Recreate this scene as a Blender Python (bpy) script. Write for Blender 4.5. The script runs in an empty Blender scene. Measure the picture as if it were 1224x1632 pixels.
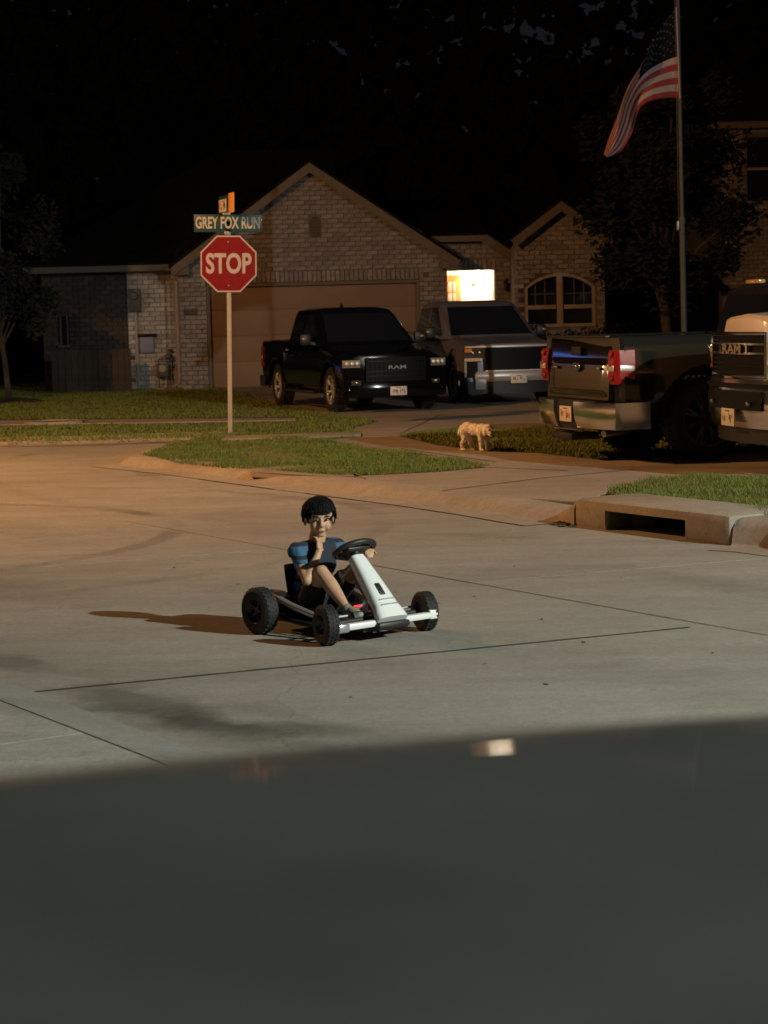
import bpy, bmesh, math, random
from mathutils import Vector, Matrix, noise
random.seed(7)
R = math.radians
S = bpy.context.scene
COL = S.collection

# ------------------------------------------------------------------ camera
FPX, CX, CY = 3300.0, 612.0, 816.0           # focal length in pixels of the 1224 x 1632 photograph
CAMZ, PITCH, ROLL = 1.6, math.atan(315 / 3300.0), R(1.4)
_R0 = Vector((1, 0, 0)); _U0 = Vector((0, math.sin(PITCH), math.cos(PITCH)))
FWD = Vector((0, math.cos(PITCH), -math.sin(PITCH)))
RT = math.cos(ROLL) * _R0 - math.sin(ROLL) * _U0
UP = math.sin(ROLL) * _R0 + math.cos(ROLL) * _U0
CAM = Vector((0, 0, CAMZ))
cd = bpy.data.cameras.new('camera'); cam = bpy.data.objects.new('camera', cd); COL.objects.link(cam)
M = Matrix((( RT.x, UP.x, -FWD.x, 0), (RT.y, UP.y, -FWD.y, 0), (RT.z, UP.z, -FWD.z, CAMZ), (0, 0, 0, 1)))
cam.matrix_world = M
cd.sensor_fit = 'VERTICAL'; cd.sensor_height = 36.0; cd.sensor_width = 27.0
cd.lens = FPX * 36.0 / 1632.0
cd.clip_start = 0.05; cd.clip_end = 600
cd.dof.use_dof = True; cd.dof.focus_distance = 14.0; cd.dof.aperture_fstop = 6.0
S.camera = cam

# ------------------------------------------------------------------ night sky and lamps
w = bpy.data.worlds.new('World'); S.world = w; w.use_nodes = True
bg = w.node_tree.nodes['Background']
bg.inputs[0].default_value = (0.60, 0.62, 0.80, 1); bg.inputs[1].default_value = 0.012
S.view_settings.view_transform = 'Standard'; S.view_settings.look = 'None'
S.view_settings.exposure = 0.06; S.view_settings.gamma = 1; S.view_settings.use_curve_mapping = False
try:
    S.cycles.max_bounces = 6; S.cycles.use_denoising = True
    S.cycles.sample_clamp_indirect = 4
except Exception: pass

def lamp(name, kind, loc, color, watts, size=0.15, target=None, cone=None, blend=0.5):
    l = bpy.data.lights.new(name, kind); o = bpy.data.objects.new(name, l); COL.objects.link(o)
    l.energy = watts; l.color = color; o.location = loc
    if kind in ('POINT', 'SPOT'): l.shadow_soft_size = size
    if target is not None:
        o.rotation_euler = (Vector(target) - Vector(loc)).to_track_quat('-Z', 'Y').to_euler()
    if cone: l.spot_size = R(cone); l.spot_blend = blend
    return o
COOL_LAMP = (13.2, 1.9, 7.9); WARM_LAMP = (-9.5, 19.5, 7.6); YARD_LAMP = (-19.0, 37.5, 4.2)
lamp('street_light_cool', 'SPOT', COOL_LAMP, (0.96, 1.0, 0.86), 13400, 0.10, (0.5, 9.5, 0), 108, 0.75)
lamp('street_light_sodium', 'SPOT', WARM_LAMP, (1.0, 0.45, 0.14), 5600, 0.16, (-5.0, 23.6, 0), 165, 0.75)
lamp('yard_light', 'SPOT', YARD_LAMP, (0.86, 0.94, 1.0), 900, 0.12, (-4.9, 45.7, 1.5), 7.5, 0.9)

def ray(x, y): return FWD * FPX + RT * (x - CX) - UP * (y - CY)
def G(x, y, z=0.0):
    d = ray(x, y); return CAM + d * ((z - CAMZ) / d.z)
def D(x, y, Y):
    d = ray(x, y); return CAM + d * (Y / d.y)

# ------------------------------------------------------------------ materials
MATS = {}
def mat(name, col, rough=0.6, metal=0.0, var=0.0, scale=8.0, bump=0.0, bscale=40.0, coat=0.0, emit=None, es=0.0,
        col2=None, spec=0.5, island=0.0, trans=0.0):
    if name in MATS: return MATS[name]
    m = bpy.data.materials.new(name); m.use_nodes = True
    nt = m.node_tree; b = nt.nodes['Principled BSDF']; L = nt.links
    b.inputs['Base Color'].default_value = (*col, 1); b.inputs['Roughness'].default_value = rough
    b.inputs['Metallic'].default_value = metal; b.inputs['Specular IOR Level'].default_value = spec
    b.inputs['Coat Weight'].default_value = coat; b.inputs['Coat Roughness'].default_value = 0.04
    if trans: b.inputs['Transmission Weight'].default_value = trans
    if emit: b.inputs['Emission Color'].default_value = (*emit, 1); b.inputs['Emission Strength'].default_value = es
    src = None
    if var or bump or col2 or island:
        tc = nt.nodes.new('ShaderNodeTexCoord')
        n = nt.nodes.new('ShaderNodeTexNoise'); n.inputs['Scale'].default_value = scale; n.inputs['Detail'].default_value = 7
        n.inputs['Roughness'].default_value = 0.62
        L.new(tc.outputs['Object'], n.inputs['Vector'])
        c2 = col2 or tuple(c * (1 - var) for c in col); c1 = tuple(min(1, c * (1 + var * 0.6)) for c in col)
        r = nt.nodes.new('ShaderNodeValToRGB'); r.color_ramp.elements[0].position = 0.33; r.color_ramp.elements[1].position = 0.68
        r.color_ramp.elements[0].color = (*c2, 1); r.color_ramp.elements[1].color = (*c1, 1)
        L.new(n.outputs['Fac'], r.inputs['Fac']); src = r.outputs['Color']
        if island:
            g = nt.nodes.new('ShaderNodeNewGeometry'); oi = nt.nodes.new('ShaderNodeObjectInfo')
            a = nt.nodes.new('ShaderNodeMath'); a.operation = 'ADD'
            L.new(g.outputs['Random Per Island'], a.inputs[0]); L.new(oi.outputs['Random'], a.inputs[1])
            f = nt.nodes.new('ShaderNodeMath'); f.operation = 'FRACT'; L.new(a.outputs[0], f.inputs[0])
            mr = nt.nodes.new('ShaderNodeMapRange'); mr.inputs['To Min'].default_value = 1 - island; mr.inputs['To Max'].default_value = 1 + island
            L.new(f.outputs[0], mr.inputs['Value'])
            vm = nt.nodes.new('ShaderNodeVectorMath'); vm.operation = 'SCALE'
            L.new(src, vm.inputs[0]); L.new(mr.outputs[0], vm.inputs['Scale']); src = vm.outputs[0]
        L.new(src, b.inputs['Base Color'])
        if bump:
            n2 = nt.nodes.new('ShaderNodeTexNoise'); n2.inputs['Scale'].default_value = bscale; n2.inputs['Detail'].default_value = 5
            L.new(tc.outputs['Object'], n2.inputs['Vector'])
            bp = nt.nodes.new('ShaderNodeBump'); bp.inputs['Strength'].default_value = 1; bp.inputs['Distance'].default_value = bump
            L.new(n2.outputs['Fac'], bp.inputs['Height']); L.new(bp.outputs[0], b.inputs['Normal'])
    MATS[name] = m
    return m

def concrete(name, col, stains=(), arcs=()):
    """broom-finished concrete: broad patches, fine grit, dark stains lying where (x, y, radius, strength) say"""
    m = mat(name, col, 0.86)
    nt = m.node_tree; L = nt.links; b = nt.nodes['Principled BSDF']; N = nt.nodes.new
    b.inputs['Specular IOR Level'].default_value = 0.3
    geo = N('ShaderNodeNewGeometry'); P = geo.outputs['Position']
    def nz(s, d=5, rough=0.6, vec=P):
        n = N('ShaderNodeTexNoise'); n.inputs['Scale'].default_value = s; n.inputs['Detail'].default_value = d
        n.inputs['Roughness'].default_value = rough; L.new(vec, n.inputs['Vector']); return n.outputs['Fac']
    def mr(v, a, c, lo, hi):
        r = N('ShaderNodeMapRange'); L.new(v, r.inputs['Value'])
        for k, x in zip(('From Min', 'From Max', 'To Min', 'To Max'), (a, c, lo, hi)): r.inputs[k].default_value = x
        return r.outputs[0]
    def mul(a, c):
        r = N('ShaderNodeMath'); r.operation = 'MULTIPLY'; L.new(a, r.inputs[0])
        if isinstance(c, float): r.inputs[1].default_value = c
        else: L.new(c, r.inputs[1])
        return r.outputs[0]
    # streaks along the street direction
    mp = N('ShaderNodeMapping'); mp.inputs['Rotation'].default_value = (0, 0, R(58)); mp.inputs['Scale'].default_value = (0.35, 1.6, 1)
    L.new(P, mp.inputs['Vector'])
    v = mr(nz(0.35, 3), 0.3, 0.7, 0.84, 1.10)
    v = mul(v, mr(nz(1.6, 6, 0.6, mp.outputs[0]), 0.32, 0.7, 0.84, 1.08))
    v = mul(v, mr(nz(7, 6, 0.7), 0.3, 0.7, 0.90, 1.07))
    v = mul(v, mr(nz(90, 3), 0.3, 0.7, 0.90, 1.08))
    v = mul(v, mr(nz(11, 2), 0.70, 0.76, 1.0, 0.70))
    v = mul(v, mr(nz(28, 4, 0.75), 0.32, 0.68, 0.90, 1.08))
    wv = N('ShaderNodeVectorMath'); wv.operation = 'ADD'; L.new(P, wv.inputs[0])
    nn_ = N('ShaderNodeTexNoise'); nn_.inputs['Scale'].default_value = 1.3; nn_.inputs['Detail'].default_value = 6; L.new(P, nn_.inputs['Vector'])
    sv = N('ShaderNodeVectorMath'); sv.operation = 'SCALE'; sv.inputs['Scale'].default_value = 0.9; L.new(nn_.outputs['Color'], sv.inputs[0]); L.new(sv.outputs[0], wv.inputs[1])
    vo1 = N('ShaderNodeTexVoronoi'); vo1.feature = 'DISTANCE_TO_EDGE'; vo1.inputs['Scale'].default_value = 0.22; L.new(wv.outputs[0], vo1.inputs['Vector'])
    v = mul(v, mr(vo1.outputs['Distance'], 0.0003, 0.0016, 0.80, 1.0))
    for (ax, ay, ar, aw, ast) in arcs:
        q = N('ShaderNodeVectorMath'); q.operation = 'DISTANCE'; L.new(P, q.inputs[0]); q.inputs[1].default_value = (ax, ay, 0)
        d1 = N('ShaderNodeMath'); d1.operation = 'SUBTRACT'; L.new(q.outputs['Value'], d1.inputs[0]); d1.inputs[1].default_value = ar
        d2 = N('ShaderNodeMath'); d2.operation = 'ABSOLUTE'; L.new(d1.outputs[0], d2.inputs[0])
        k_ = mr(d2.outputs[0], aw * 0.5, aw, 1.0, 0.0); k2 = mul(k_, mr(nz(0.9, 4), 0.40, 0.60, 0.0, ast))
        iv_ = N('ShaderNodeMath'); iv_.operation = 'SUBTRACT'; iv_.inputs[0].default_value = 1.0; L.new(k2, iv_.inputs[1]); v = mul(v, iv_.outputs[0])
    for (sx, sy, rx, ry, rot, st) in stains:
        q = N('ShaderNodeVectorMath'); q.operation = 'SUBTRACT'; L.new(P, q.inputs[0]); q.inputs[1].default_value = (sx, sy, 0)
        mp2 = N('ShaderNodeVectorRotate'); mp2.rotation_type = 'Z_AXIS'; mp2.inputs['Angle'].default_value = R(rot); L.new(q.outputs[0], mp2.inputs['Vector'])
        sc = N('ShaderNodeVectorMath'); sc.operation = 'MULTIPLY'; L.new(mp2.outputs[0], sc.inputs[0]); sc.inputs[1].default_value = (1 / rx, 1 / ry, 0)
        ln = N('ShaderNodeVectorMath'); ln.operation = 'LENGTH'; L.new(sc.outputs[0], ln.inputs[0])
        wob = mr(nz(2.2, 6, 0.65), 0.3, 0.7, -0.45, 0.45)
        ad = N('ShaderNodeMath'); ad.operation = 'ADD'; L.new(ln.outputs['Value'], ad.inputs[0]); L.new(wob, ad.inputs[1])
        v = mul(v, mr(ad.outputs[0], 0.25, 1.05, 1 - st, 1.0))
    sc = N('ShaderNodeVectorMath'); sc.operation = 'SCALE'; sc.inputs[0].default_value = col; L.new(v, sc.inputs['Scale'])
    L.new(sc.outputs[0], b.inputs['Base Color'])
    bp = N('ShaderNodeBump'); bp.inputs['Strength'].default_value = 0.6; bp.inputs['Distance'].default_value = 0.004
    L.new(nz(60, 6, 0.7), bp.inputs['Height']); L.new(bp.outputs[0], b.inputs['Normal'])
    return m

# ------------------------------------------------------------------ mesh helpers
class MB:
    def __init__(s): s.bm = bmesh.new()
    def box(s, c, d, rot=None, bev=0.0):
        r = bmesh.ops.create_cube(s.bm, size=1)
        mt = Matrix.Translation(c) @ (rot or Matrix()).to_4x4() @ Matrix.Diagonal((*d, 1))
        bmesh.ops.transform(s.bm, matrix=mt, verts=r['verts'])
        if bev:
            es = list({e for v in r['verts'] for e in v.link_edges})
            bmesh.ops.bevel(s.bm, geom=es, offset=bev, segments=2, affect='EDGES', profile=0.5)
        return s
    def bar(s, p, q, wd, ht=None, bev=0.0):
        p, q = Vector(p), Vector(q); d = q - p
        rot = d.to_track_quat('X', 'Z').to_matrix()
        return s.box((p + q) / 2, (d.length, wd, ht or wd), rot, bev)
    def tube(s, pts, rad, seg=8, caps=True):
        pts = [Vector(p) for p in pts]
        if not isinstance(rad, (list, tuple)): rad = [rad] * len(pts)
        rings = []; prev = None
        for i, p in enumerate(pts):
            t = (pts[min(i + 1, len(pts) - 1)] - pts[max(i - 1, 0)]).normalized()
            if prev is None: a = t.orthogonal().normalized()
            else: a = (prev - t * prev.dot(t)).normalized()
            prev = a; b = t.cross(a)
            rings.append([s.bm.verts.new(p + (a * math.cos(k * math.tau / seg) + b * math.sin(k * math.tau / seg)) * rad[i]) for k in range(seg)])
        for r0, r1 in zip(rings, rings[1:]):
            for k in range(seg): s.bm.faces.new((r0[k], r0[(k + 1) % seg], r1[(k + 1) % seg], r1[k]))
        if caps: s.bm.faces.new(rings[0][::-1]); s.bm.faces.new(rings[-1])
        return s
    def ball(s, c, r, seg=16, rot=None):
        if not isinstance(r, (list, tuple, Vector)): r = (r, r, r)
        u = bmesh.ops.create_uvsphere(s.bm, u_segments=seg, v_segments=max(6, seg * 2 // 3), radius=1)
        mt = Matrix.Translation(c) @ (rot or Matrix()).to_4x4() @ Matrix.Diagonal((*r, 1))
        bmesh.ops.transform(s.bm, matrix=mt, verts=u['verts']); return s
    def capsule(s, p, q, r0, r1, seg=12):
        s.tube([p, q], [r0, r1], seg); s.ball(p, r0, seg); s.ball(q, r1, seg); return s
    def prism(s, pts, vec):
        """closed outline pts (3D, planar) pushed along vec"""
        vec = Vector(vec); a = [s.bm.verts.new(p) for p in pts]; b = [s.bm.verts.new(Vector(p) + vec) for p in pts]
        s.bm.faces.new(a[::-1]); s.bm.faces.new(b); n = len(a)
        for k in range(n): s.bm.faces.new((a[k], a[(k + 1) % n], b[(k + 1) % n], b[k]))
        return s
    def grid(s, rows, close=False):
        v = [[s.bm.verts.new(p) for p in r] for r in rows]
        for a, b in zip(v, v[1:]):
            for k in range(len(a) - (0 if close else 1)):
                k2 = (k + 1) % len(a)
                s.bm.faces.new((a[k], a[k2], b[k2], b[k]))
        return v
    def lathe(s, prof, axis='Y', c=(0, 0, 0), seg=32, close=False):
        rows = []
        for k in range(seg):
            a = k * math.tau / seg; ca, sa = math.cos(a), math.sin(a); r = []
            for (rad, h) in prof:
                p = {'Y': (rad * ca, h, rad * sa), 'Z': (rad * ca, rad * sa, h), 'X': (h, rad * ca, rad * sa)}[axis]
                r.append(s.bm.verts.new(Vector(p) + Vector(c)))
            rows.append(r)
        for k in range(seg):
            a, b = rows[k], rows[(k + 1) % seg]
            for j in range(len(prof) - 1): s.bm.faces.new((a[j], a[j + 1], b[j + 1], b[j]))
            if close: s.bm.faces.new((a[-1], a[0], b[0], b[-1]))
        return s
    def mesh(s, name, m, smooth=True, angle=38):
        bmesh.ops.recalc_face_normals(s.bm, faces=s.bm.faces[:])
        if smooth:
            for f in s.bm.faces: f.smooth = True
            for e in s.bm.edges:
                if len(e.link_faces) == 2 and e.calc_face_angle(0) > R(angle): e.smooth = False
        me = bpy.data.meshes.new(name); s.bm.to_mesh(me); s.bm.free()
        if m: me.materials.append(m)
        return me
    def build(s, name, m, parent=None, smooth=True, angle=38):
        o = bpy.data.objects.new(name, s.mesh(name, m, smooth, angle)); COL.objects.link(o)
        if parent: o.parent = parent
        return o

def tag(o, label=None, cat=None, group=None, kind=None):
    if label: o['label'] = label
    if cat: o['category'] = cat
    if group: o['group'] = group
    if kind: o['kind'] = kind
    return o
def empty(name, label, cat, loc=(0, 0, 0), rz=0, group=None, scale=1):
    o = bpy.data.objects.new(name, None); COL.objects.link(o); o.location = loc; o.rotation_euler = (0, 0, rz)
    o.scale = (scale,) * 3; o.empty_display_size = 0.2
    return tag(o, label, cat, group)
def place(me, name, parent, loc=(0, 0, 0), rot=(0, 0, 0), scale=(1, 1, 1)):
    o = bpy.data.objects.new(name, me); COL.objects.link(o); o.location = loc; o.rotation_euler = rot; o.scale = scale
    if parent: o.parent = parent
    return o
def evaluated(o, name, m):
    dg = bpy.context.evaluated_depsgraph_get(); dg.update()
    me = bpy.data.meshes.new_from_object(o.evaluated_get(dg)); me.name = name
    bpy.data.objects.remove(o, do_unlink=True)
    me.materials.clear(); me.materials.append(m)
    return me
def remesh(mb, name, m, voxel, parent=None, smooth=6, disp=None):
    o = mb.build(name + '_tmp', None)
    r = o.modifiers.new('r', 'REMESH'); r.mode = 'VOXEL'; r.voxel_size = voxel
    if smooth:
        sm = o.modifiers.new('s', 'SMOOTH'); sm.iterations = smooth; sm.factor = 0.5
    me = evaluated(o, name, m)
    if disp:
        amp, fr = disp
        nn = [v.normal.copy() for v in me.vertices]
        for v, n in zip(me.vertices, nn): v.co += n * amp * noise.noise(v.co * fr)
    for p in me.polygons: p.use_smooth = True
    return place(me, name, parent)
def boolean(body, cutters, name, m, parent, smooth=True, angle=35):
    o = body.build(name + '_tmp', None, None)
    cs = []
    for c in cutters:
        k = c.build('cut', None, None); cs.append(k)
        b = o.modifiers.new('b', 'BOOLEAN'); b.operation = 'DIFFERENCE'; b.object = k; b.solver = 'EXACT'
    me = evaluated(o, name, m)
    for k in cs: bpy.data.objects.remove(k, do_unlink=True)
    bm = bmesh.new(); bm.from_mesh(me)
    mb = MB(); mb.bm.free(); mb.bm = bm
    me2 = mb.mesh(name, m, smooth, angle); bpy.data.meshes.remove(me)
    return place(me2, name, parent)
def text(s, size, m, name, parent, loc, rot, ext=0.002, sx=1.0, off=0.0, align='CENTER'):
    c = bpy.data.curves.new('t', 'FONT'); c.body = s; c.size = size; c.extrude = ext; c.offset = off
    c.align_x = align; c.align_y = 'CENTER'; c.resolution_u = 4
    o = bpy.data.objects.new('t', c); COL.objects.link(o)
    me = evaluated(o, name, m)
    return place(me, name, parent, loc, rot, (sx, 1, 1))
def inside(p, poly):
    x, y = p[0], p[1]; r = False; n = len(poly); j = n - 1
    for i in range(n):
        xi, yi, xj, yj = poly[i][0], poly[i][1], poly[j][0], poly[j][1]
        if (yi > y) != (yj > y) and x < (xj - xi) * (y - yi) / (yj - yi) + xi: r = not r
        j = i
    return r
def spline(pts, n):
    """catmull-rom through pts"""
    pts = [Vector(p) for p in pts]; out = []; m = len(pts) - 1
    for k in range(n + 1):
        t = k / n * m; i = min(int(t), m - 1); t -= i
        p0, p1, p2, p3 = pts[max(i - 1, 0)], pts[i], pts[i + 1], pts[min(i + 2, m)]
        out.append(0.5 * ((2 * p1) + (p2 - p0) * t + (2 * p0 - 5 * p1 + 4 * p2 - p3) * t * t + (3 * p1 - p0 - 3 * p2 + p3) * t ** 3))
    return out

# ------------------------------------------------------------------ shared materials
black_rubber = mat('rubber', (0.012, 0.012, 0.012), 0.75, var=0.3, scale=30)
dark_plastic = mat('dark_plastic', (0.010, 0.010, 0.011), 0.45)
chrome = mat('chrome', (0.80, 0.78, 0.74), 0.17, 1.0)
dull_chrome = mat('dull_chrome', (0.42, 0.42, 0.42), 0.28, 1.0)
auto_glass = mat('auto_glass', (0.008, 0.010, 0.016), 0.04, 0.0, spec=1.0)
grass_blade = mat('grass_blade', (0.095, 0.140, 0.018), 0.7, var=0.45, scale=1.3, col2=(0.140, 0.135, 0.026), island=0.35)
lawn_soil = mat('lawn_soil', (0.045, 0.070, 0.014), 0.95, var=0.5, scale=2.5, bump=0.02, bscale=50, col2=(0.045, 0.040, 0.018))
brick_mat = mat('brick', (0.28, 0.26, 0.265), 0.85, var=0.3, scale=14, col2=(0.18, 0.162, 0.165), bump=0.003, bscale=60, island=0.22)
mortar_mat = mat('mortar', (0.165, 0.15, 0.145), 0.9, var=0.2, scale=20, bump=0.003, bscale=80)
pale_brick = mat('pale_brick', (0.40, 0.385, 0.36), 0.85, var=0.25, scale=14, bump=0.003, bscale=60, island=0.18)
pale_mortar = mat('pale_mortar', (0.24, 0.23, 0.22), 0.9, var=0.2, scale=20)
trim_tan = mat('trim_tan', (0.135, 0.108, 0.082), 0.6, var=0.12, scale=4)
trim_white = mat('trim_white', (0.34, 0.30, 0.29), 0.55)
shingle = mat('shingle', (0.012, 0.011, 0.011), 0.95, var=0.4, scale=9, bump=0.01, bscale=30, spec=0.1)
house_glass = mat('house_glass', (0.010, 0.012, 0.014), 0.06, spec=0.6)
steel = mat('galvanised', (0.33, 0.31, 0.27), 0.5, 0.7, var=0.2, scale=10)

# ================================================================== GROUND
LZ = 0.08     # lawns and driveways beyond the kerb
u_st = Vector((0.54, -0.84, 0)).normalized(); n_st = Vector((0.84, 0.54, 0)).normalized()

tag(MB().box((0, 60, -0.62), (500, 500, 1.0)).build('ground', mat('subgrade', (0.03, 0.028, 0.025), 0.95)), kind='structure')

# concrete street slabs: real slabs with open joints between them
road = bpy.data.objects.new('road', None); COL.objects.link(road); tag(road, kind='structure')
road_mat = concrete('road_concrete', (0.315, 0.30, 0.27), stains=[
    (-1.05, 8.62, 0.75, 0.26, 55, 0.45), (-0.70, 8.02, 0.65, 0.24, 48, 0.48), (-0.35, 7.95, 0.8, 0.14, 20, 0.30), (-1.80, 9.72, 0.42, 0.16, 58, 0.35),
    (-0.2, 9.9, 0.9, 0.25, 70, 0.12), (0.35, 10.1, 0.5, 0.3, 20, 0.12), (1.2, 8.9, 1.0, 0.4, 60, 0.14),
    (-2.4, 12.6, 1.3, 0.5, 60, 0.2), (-3.2, 16.5, 2.5, 0.5, 58, 0.16), (2.2, 11.5, 2.0, 0.3, 58, 0.18)], arcs=[(-4.6, 15.6, 3.0, 0.11, 0.32), (-4.4, 15.9, 4.4, 0.10, 0.22), (6.5, 24.0, 9.3, 0.12, 0.20), (6.5, 24.0, 10.9, 0.12, 0.18), (-9, 2, 10.6, 0.10, 0.16)])
apron_mat = concrete('apron_concrete', (0.37, 0.36, 0.33), stains=[(-1.3, 8.1, 0.5, 0.12, 20, 0.2)])
def slab(pts, name='slab', z=0.0, th=0.14, m=None, parent=None):
    """a cast slab with a slightly eased edge; pts counter-clockwise in (x, y)"""
    mb = MB(); pts = [Vector((p[0], p[1], 0)) for p in pts]
    c = sum(pts, Vector()) / len(pts)
    ins = [p + (c - p).normalized() * 0.006 for p in pts]
    a = [mb.bm.verts.new((p.x, p.y, z)) for p in ins]; b = [mb.bm.verts.new((p.x, p.y, z - 0.006)) for p in pts]
    d = [mb.bm.verts.new((p.x, p.y, z - th)) for p in pts]
    mb.bm.faces.new(a); n = len(pts)
    for r0, r1 in ((a, b), (b, d)):
        for k in range(n): mb.bm.faces.new((r0[k], r1[k], r1[(k + 1) % n], r0[(k + 1) % n]))
    return mb.build(name, m or road_mat, parent, smooth=False)
def cut(poly, p, nrm):
    out = []; n = len(poly)
    for i in range(n):
        a, b = poly[i], poly[(i + 1) % n]; da, db = (a - p).dot(nrm), (b - p).dot(nrm)
        if da >= 0: out.append(a)
        if (da < 0) != (db < 0): out.append(a + (b - a) * (da / (da - db)))
    return out
def both(polys, p, q, gap=0.007, only=None):
    p, q = Vector((p[0], p[1], 0)), Vector((q[0], q[1], 0)); nn = Vector((-(q - p).y, (q - p).x, 0)).normalized(); res = []
    for pl in polys:
        if only is not None and not only(sum(pl, Vector()) / len(pl)): res.append(pl); continue
        for s in (1, -1):
            c = cut(pl, p + nn * s * gap, nn * s)
            if len(c) > 2: res.append(c)
    return res
L2a, L2b = G(189, 829), G(1224, 1013)
L1a, L1b = G(45, 1104), G(1100, 1000)
big = [[Vector((-60, -12, 0)), Vector((60, -12, 0)), Vector((60, 60, 0)), Vector((-60, 60, 0))]]
side = lambda c: (c - L2a).cross(L2b - L2a).z > 0          # camera's side of the centre joint
polys = both(big, L2a, L2b, 0.0025)
near_side = [pl for pl in polys if side(sum(pl, Vector()) / len(pl))]
far_side = [pl for pl in polys if not side(sum(pl, Vector()) / len(pl))]
near_side = both(near_side, L1a, L1b, 0.008)
dl = (L1b - L1a)
for t in (-4.6, -9.2, -13.8, 6.5, 14.0):
    near_side = both(near_side, L1a + u_st * t, L1b + u_st * t, 0.005)
for t in (-2.2, -9.5, -17.0, 5.6, 12.0):
    far_side = both(far_side, L1a + u_st * t, L1b + u_st * t, 0.002)
for pl in near_side + far_side:
    slab(pl, parent=road, z=random.uniform(-0.0015, 0.0015))

seal = MB()
for a, b, wd_ in ((L1a - dl.normalized() * 0.4, L1b, 0.009), (L2a.lerp(L2b, 0.02), L2a.lerp(L2b, 1.3), 0.0010)):
    for k in range(24):
        p, q = a.lerp(b, k / 24), a.lerp(b, (k + 1) / 24); d = (q - p).normalized(); w2 = wd_ * random.uniform(.6, 1.35); n = Vector((-d.y, d.x, 0)) * w2; z = Vector((0, 0, 0.0018))
        seal.prism([p - n + z, q - n + z, q + n + z, p + n + z], (0, 0, 0.0012))
for k in range(0):
    pass
tag(seal.build('joint_line', mat('joint_tar', (0.03, 0.027, 0.022), 0.9), smooth=False), kind='structure')

# land beyond the street
edge_px = [(-500, 722), (-150, 713), (0, 710), (120, 708), (240, 704), (330, 700), (352, 701), (300, 708), (240, 722), (196, 735), (190, 741),
           (214, 744), (297, 752), (400, 766), (486, 777), (589, 790), (686, 802), (783, 816), (850, 827), (894, 834)]
edge = [G(x, y, 0) for x, y in edge_px]
edge_r = [G(x, y, 0) for x, y in [(894, 834), (914, 837), (969, 851), (1091, 866), (1165, 870), (1224, 874), (1420, 899), (1900, 960)]]
full = edge + edge_r[1:]
def inward(pl, i):
    a, b = pl[max(i - 1, 0)], pl[min(i + 1, len(pl) - 1)]; t = (b - a).normalized(); return Vector((-t.y, t.x, 0))
def sweep(pl, prof, name, m, kind='structure'):
    mb = MB(); rows = []
    for i, p in enumerate(pl):
        nn = inward(pl, i); rows.append([p + nn * o + Vector((0, 0, z)) for o, z in prof])
    mb.grid(rows)
    return tag(mb.build(name, m, smooth=True, angle=60), kind=kind)
kerb_mat = concrete('kerb_concrete', (0.34, 0.30, 0.25), stains=[(-1.0, 20.6, 1.5, 0.3, 58, 0.3)])
dense = []
for a, b in zip(edge, edge[1:]):
    n = max(1, int((b - a).length / 0.5))
    for k in range(n): dense.append(a.lerp(b, k / n) + Vector((random.uniform(-.008, .008), random.uniform(-.012, .012), 0)))
dense.append(edge[-1])
sweep(dense, [(-0.32, 0.004), (-0.02, 0.006), (0.0, 0.012), (0.06, 0.055), (0.13, 0.082), (0.2, 0.090), (0.33, 0.0915), (0.34, -0.02)], 'kerb', kerb_mat)
tag(MB().prism([edge[0] + Vector((0, -0.1, -0.1))] + [p + inward(full, i) * (0.18 if i < len(edge) - 1 else 0.8) + Vector((0, 0, -0.1)) for i, p in enumerate(full)] +
    [Vector((120, 8, -0.1)), Vector((120, 260, -0.1)), Vector((-120, 260, -0.1)), Vector((-120, edge[0].y, -0.1))], (0, 0, LZ + 0.1)).build('lawn', lawn_soil, smooth=False), kind='structure')

drive_mat = concrete('driveway_concrete', (0.32, 0.27, 0.22), stains=[(2.4, 19.6, 1.6, 0.5, 10, 0.25), (0.5, 30.5, 1.2, 0.8, 0, 0.25)])
def sheet(px, name, z, m, th=0.05, parent=None):
    pts = [G(x, y, z) for x, y in px]
    return MB().prism([p - Vector((0, 0, th)) for p in pts], (0, 0, th)).build(name, m, parent, smooth=False)
apron = [(400, 752), (532, 760), (629, 756), (700, 752), (780, 745), (726, 733), (640, 723), (600, 717), (545, 709), (513, 701), (583, 696),
         (635, 695), (700, 710), (783, 720), (855, 722), (936, 731), (1003, 729), (1093, 722), (1500, 716), (1500, 768), (1224, 764), (1117, 761), (1041, 768),
         (962, 786), (925, 800), (894, 826), (850, 818), (783, 807), (686, 793), (589, 781), (486, 768), (420, 760)]
back = []
for i, p in enumerate(dense):
    q_ = (p + inward(dense, i) * 0.335) - CAM; xx = CX + FPX * q_.dot(RT) / q_.dot(FWD)
    if 380 < xx < 893: back.append(p + inward(dense, i) * 0.335)
apron = apron[:apron.index((925, 800)) + 1]
az = LZ + 0.0105; ap = [G(x, y, az) for x, y in apron] + [Vector((p.x, p.y, az)) for p in back[::-1]]
tag(MB().prism([p - Vector((0, 0, 0.05)) for p in ap], (0, 0, 0.05)).build('driveway', drive_mat, smooth=False), kind='structure')
far_drive = [(332, 613), (404, 632), (461, 647), (526, 660), (600, 669), (606, 671), (567, 681), (560, 689), (583, 696), (635, 695), (640, 693), (697, 686), (726, 685), (893, 684),
             (1000, 676), (960, 613), (700, 606)]
tag(sheet(far_drive, 'driveway', LZ + 0.012, drive_mat), kind='structure')
tag(sheet([(352, 699.5), (470, 696.5), (575, 692), (575, 688), (470, 691.5), (352, 695)], 'sidewalk', LZ + 0.03, drive_mat), kind='structure')
tag(sheet([(-400, 684), (0, 676.5), (60, 675.5), (300, 672.0), (470, 669), (470, 666), (300, 667), (0, 670), (-400, 677)], 'sidewalk', LZ + 0.016, drive_mat), kind='structure')
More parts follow.
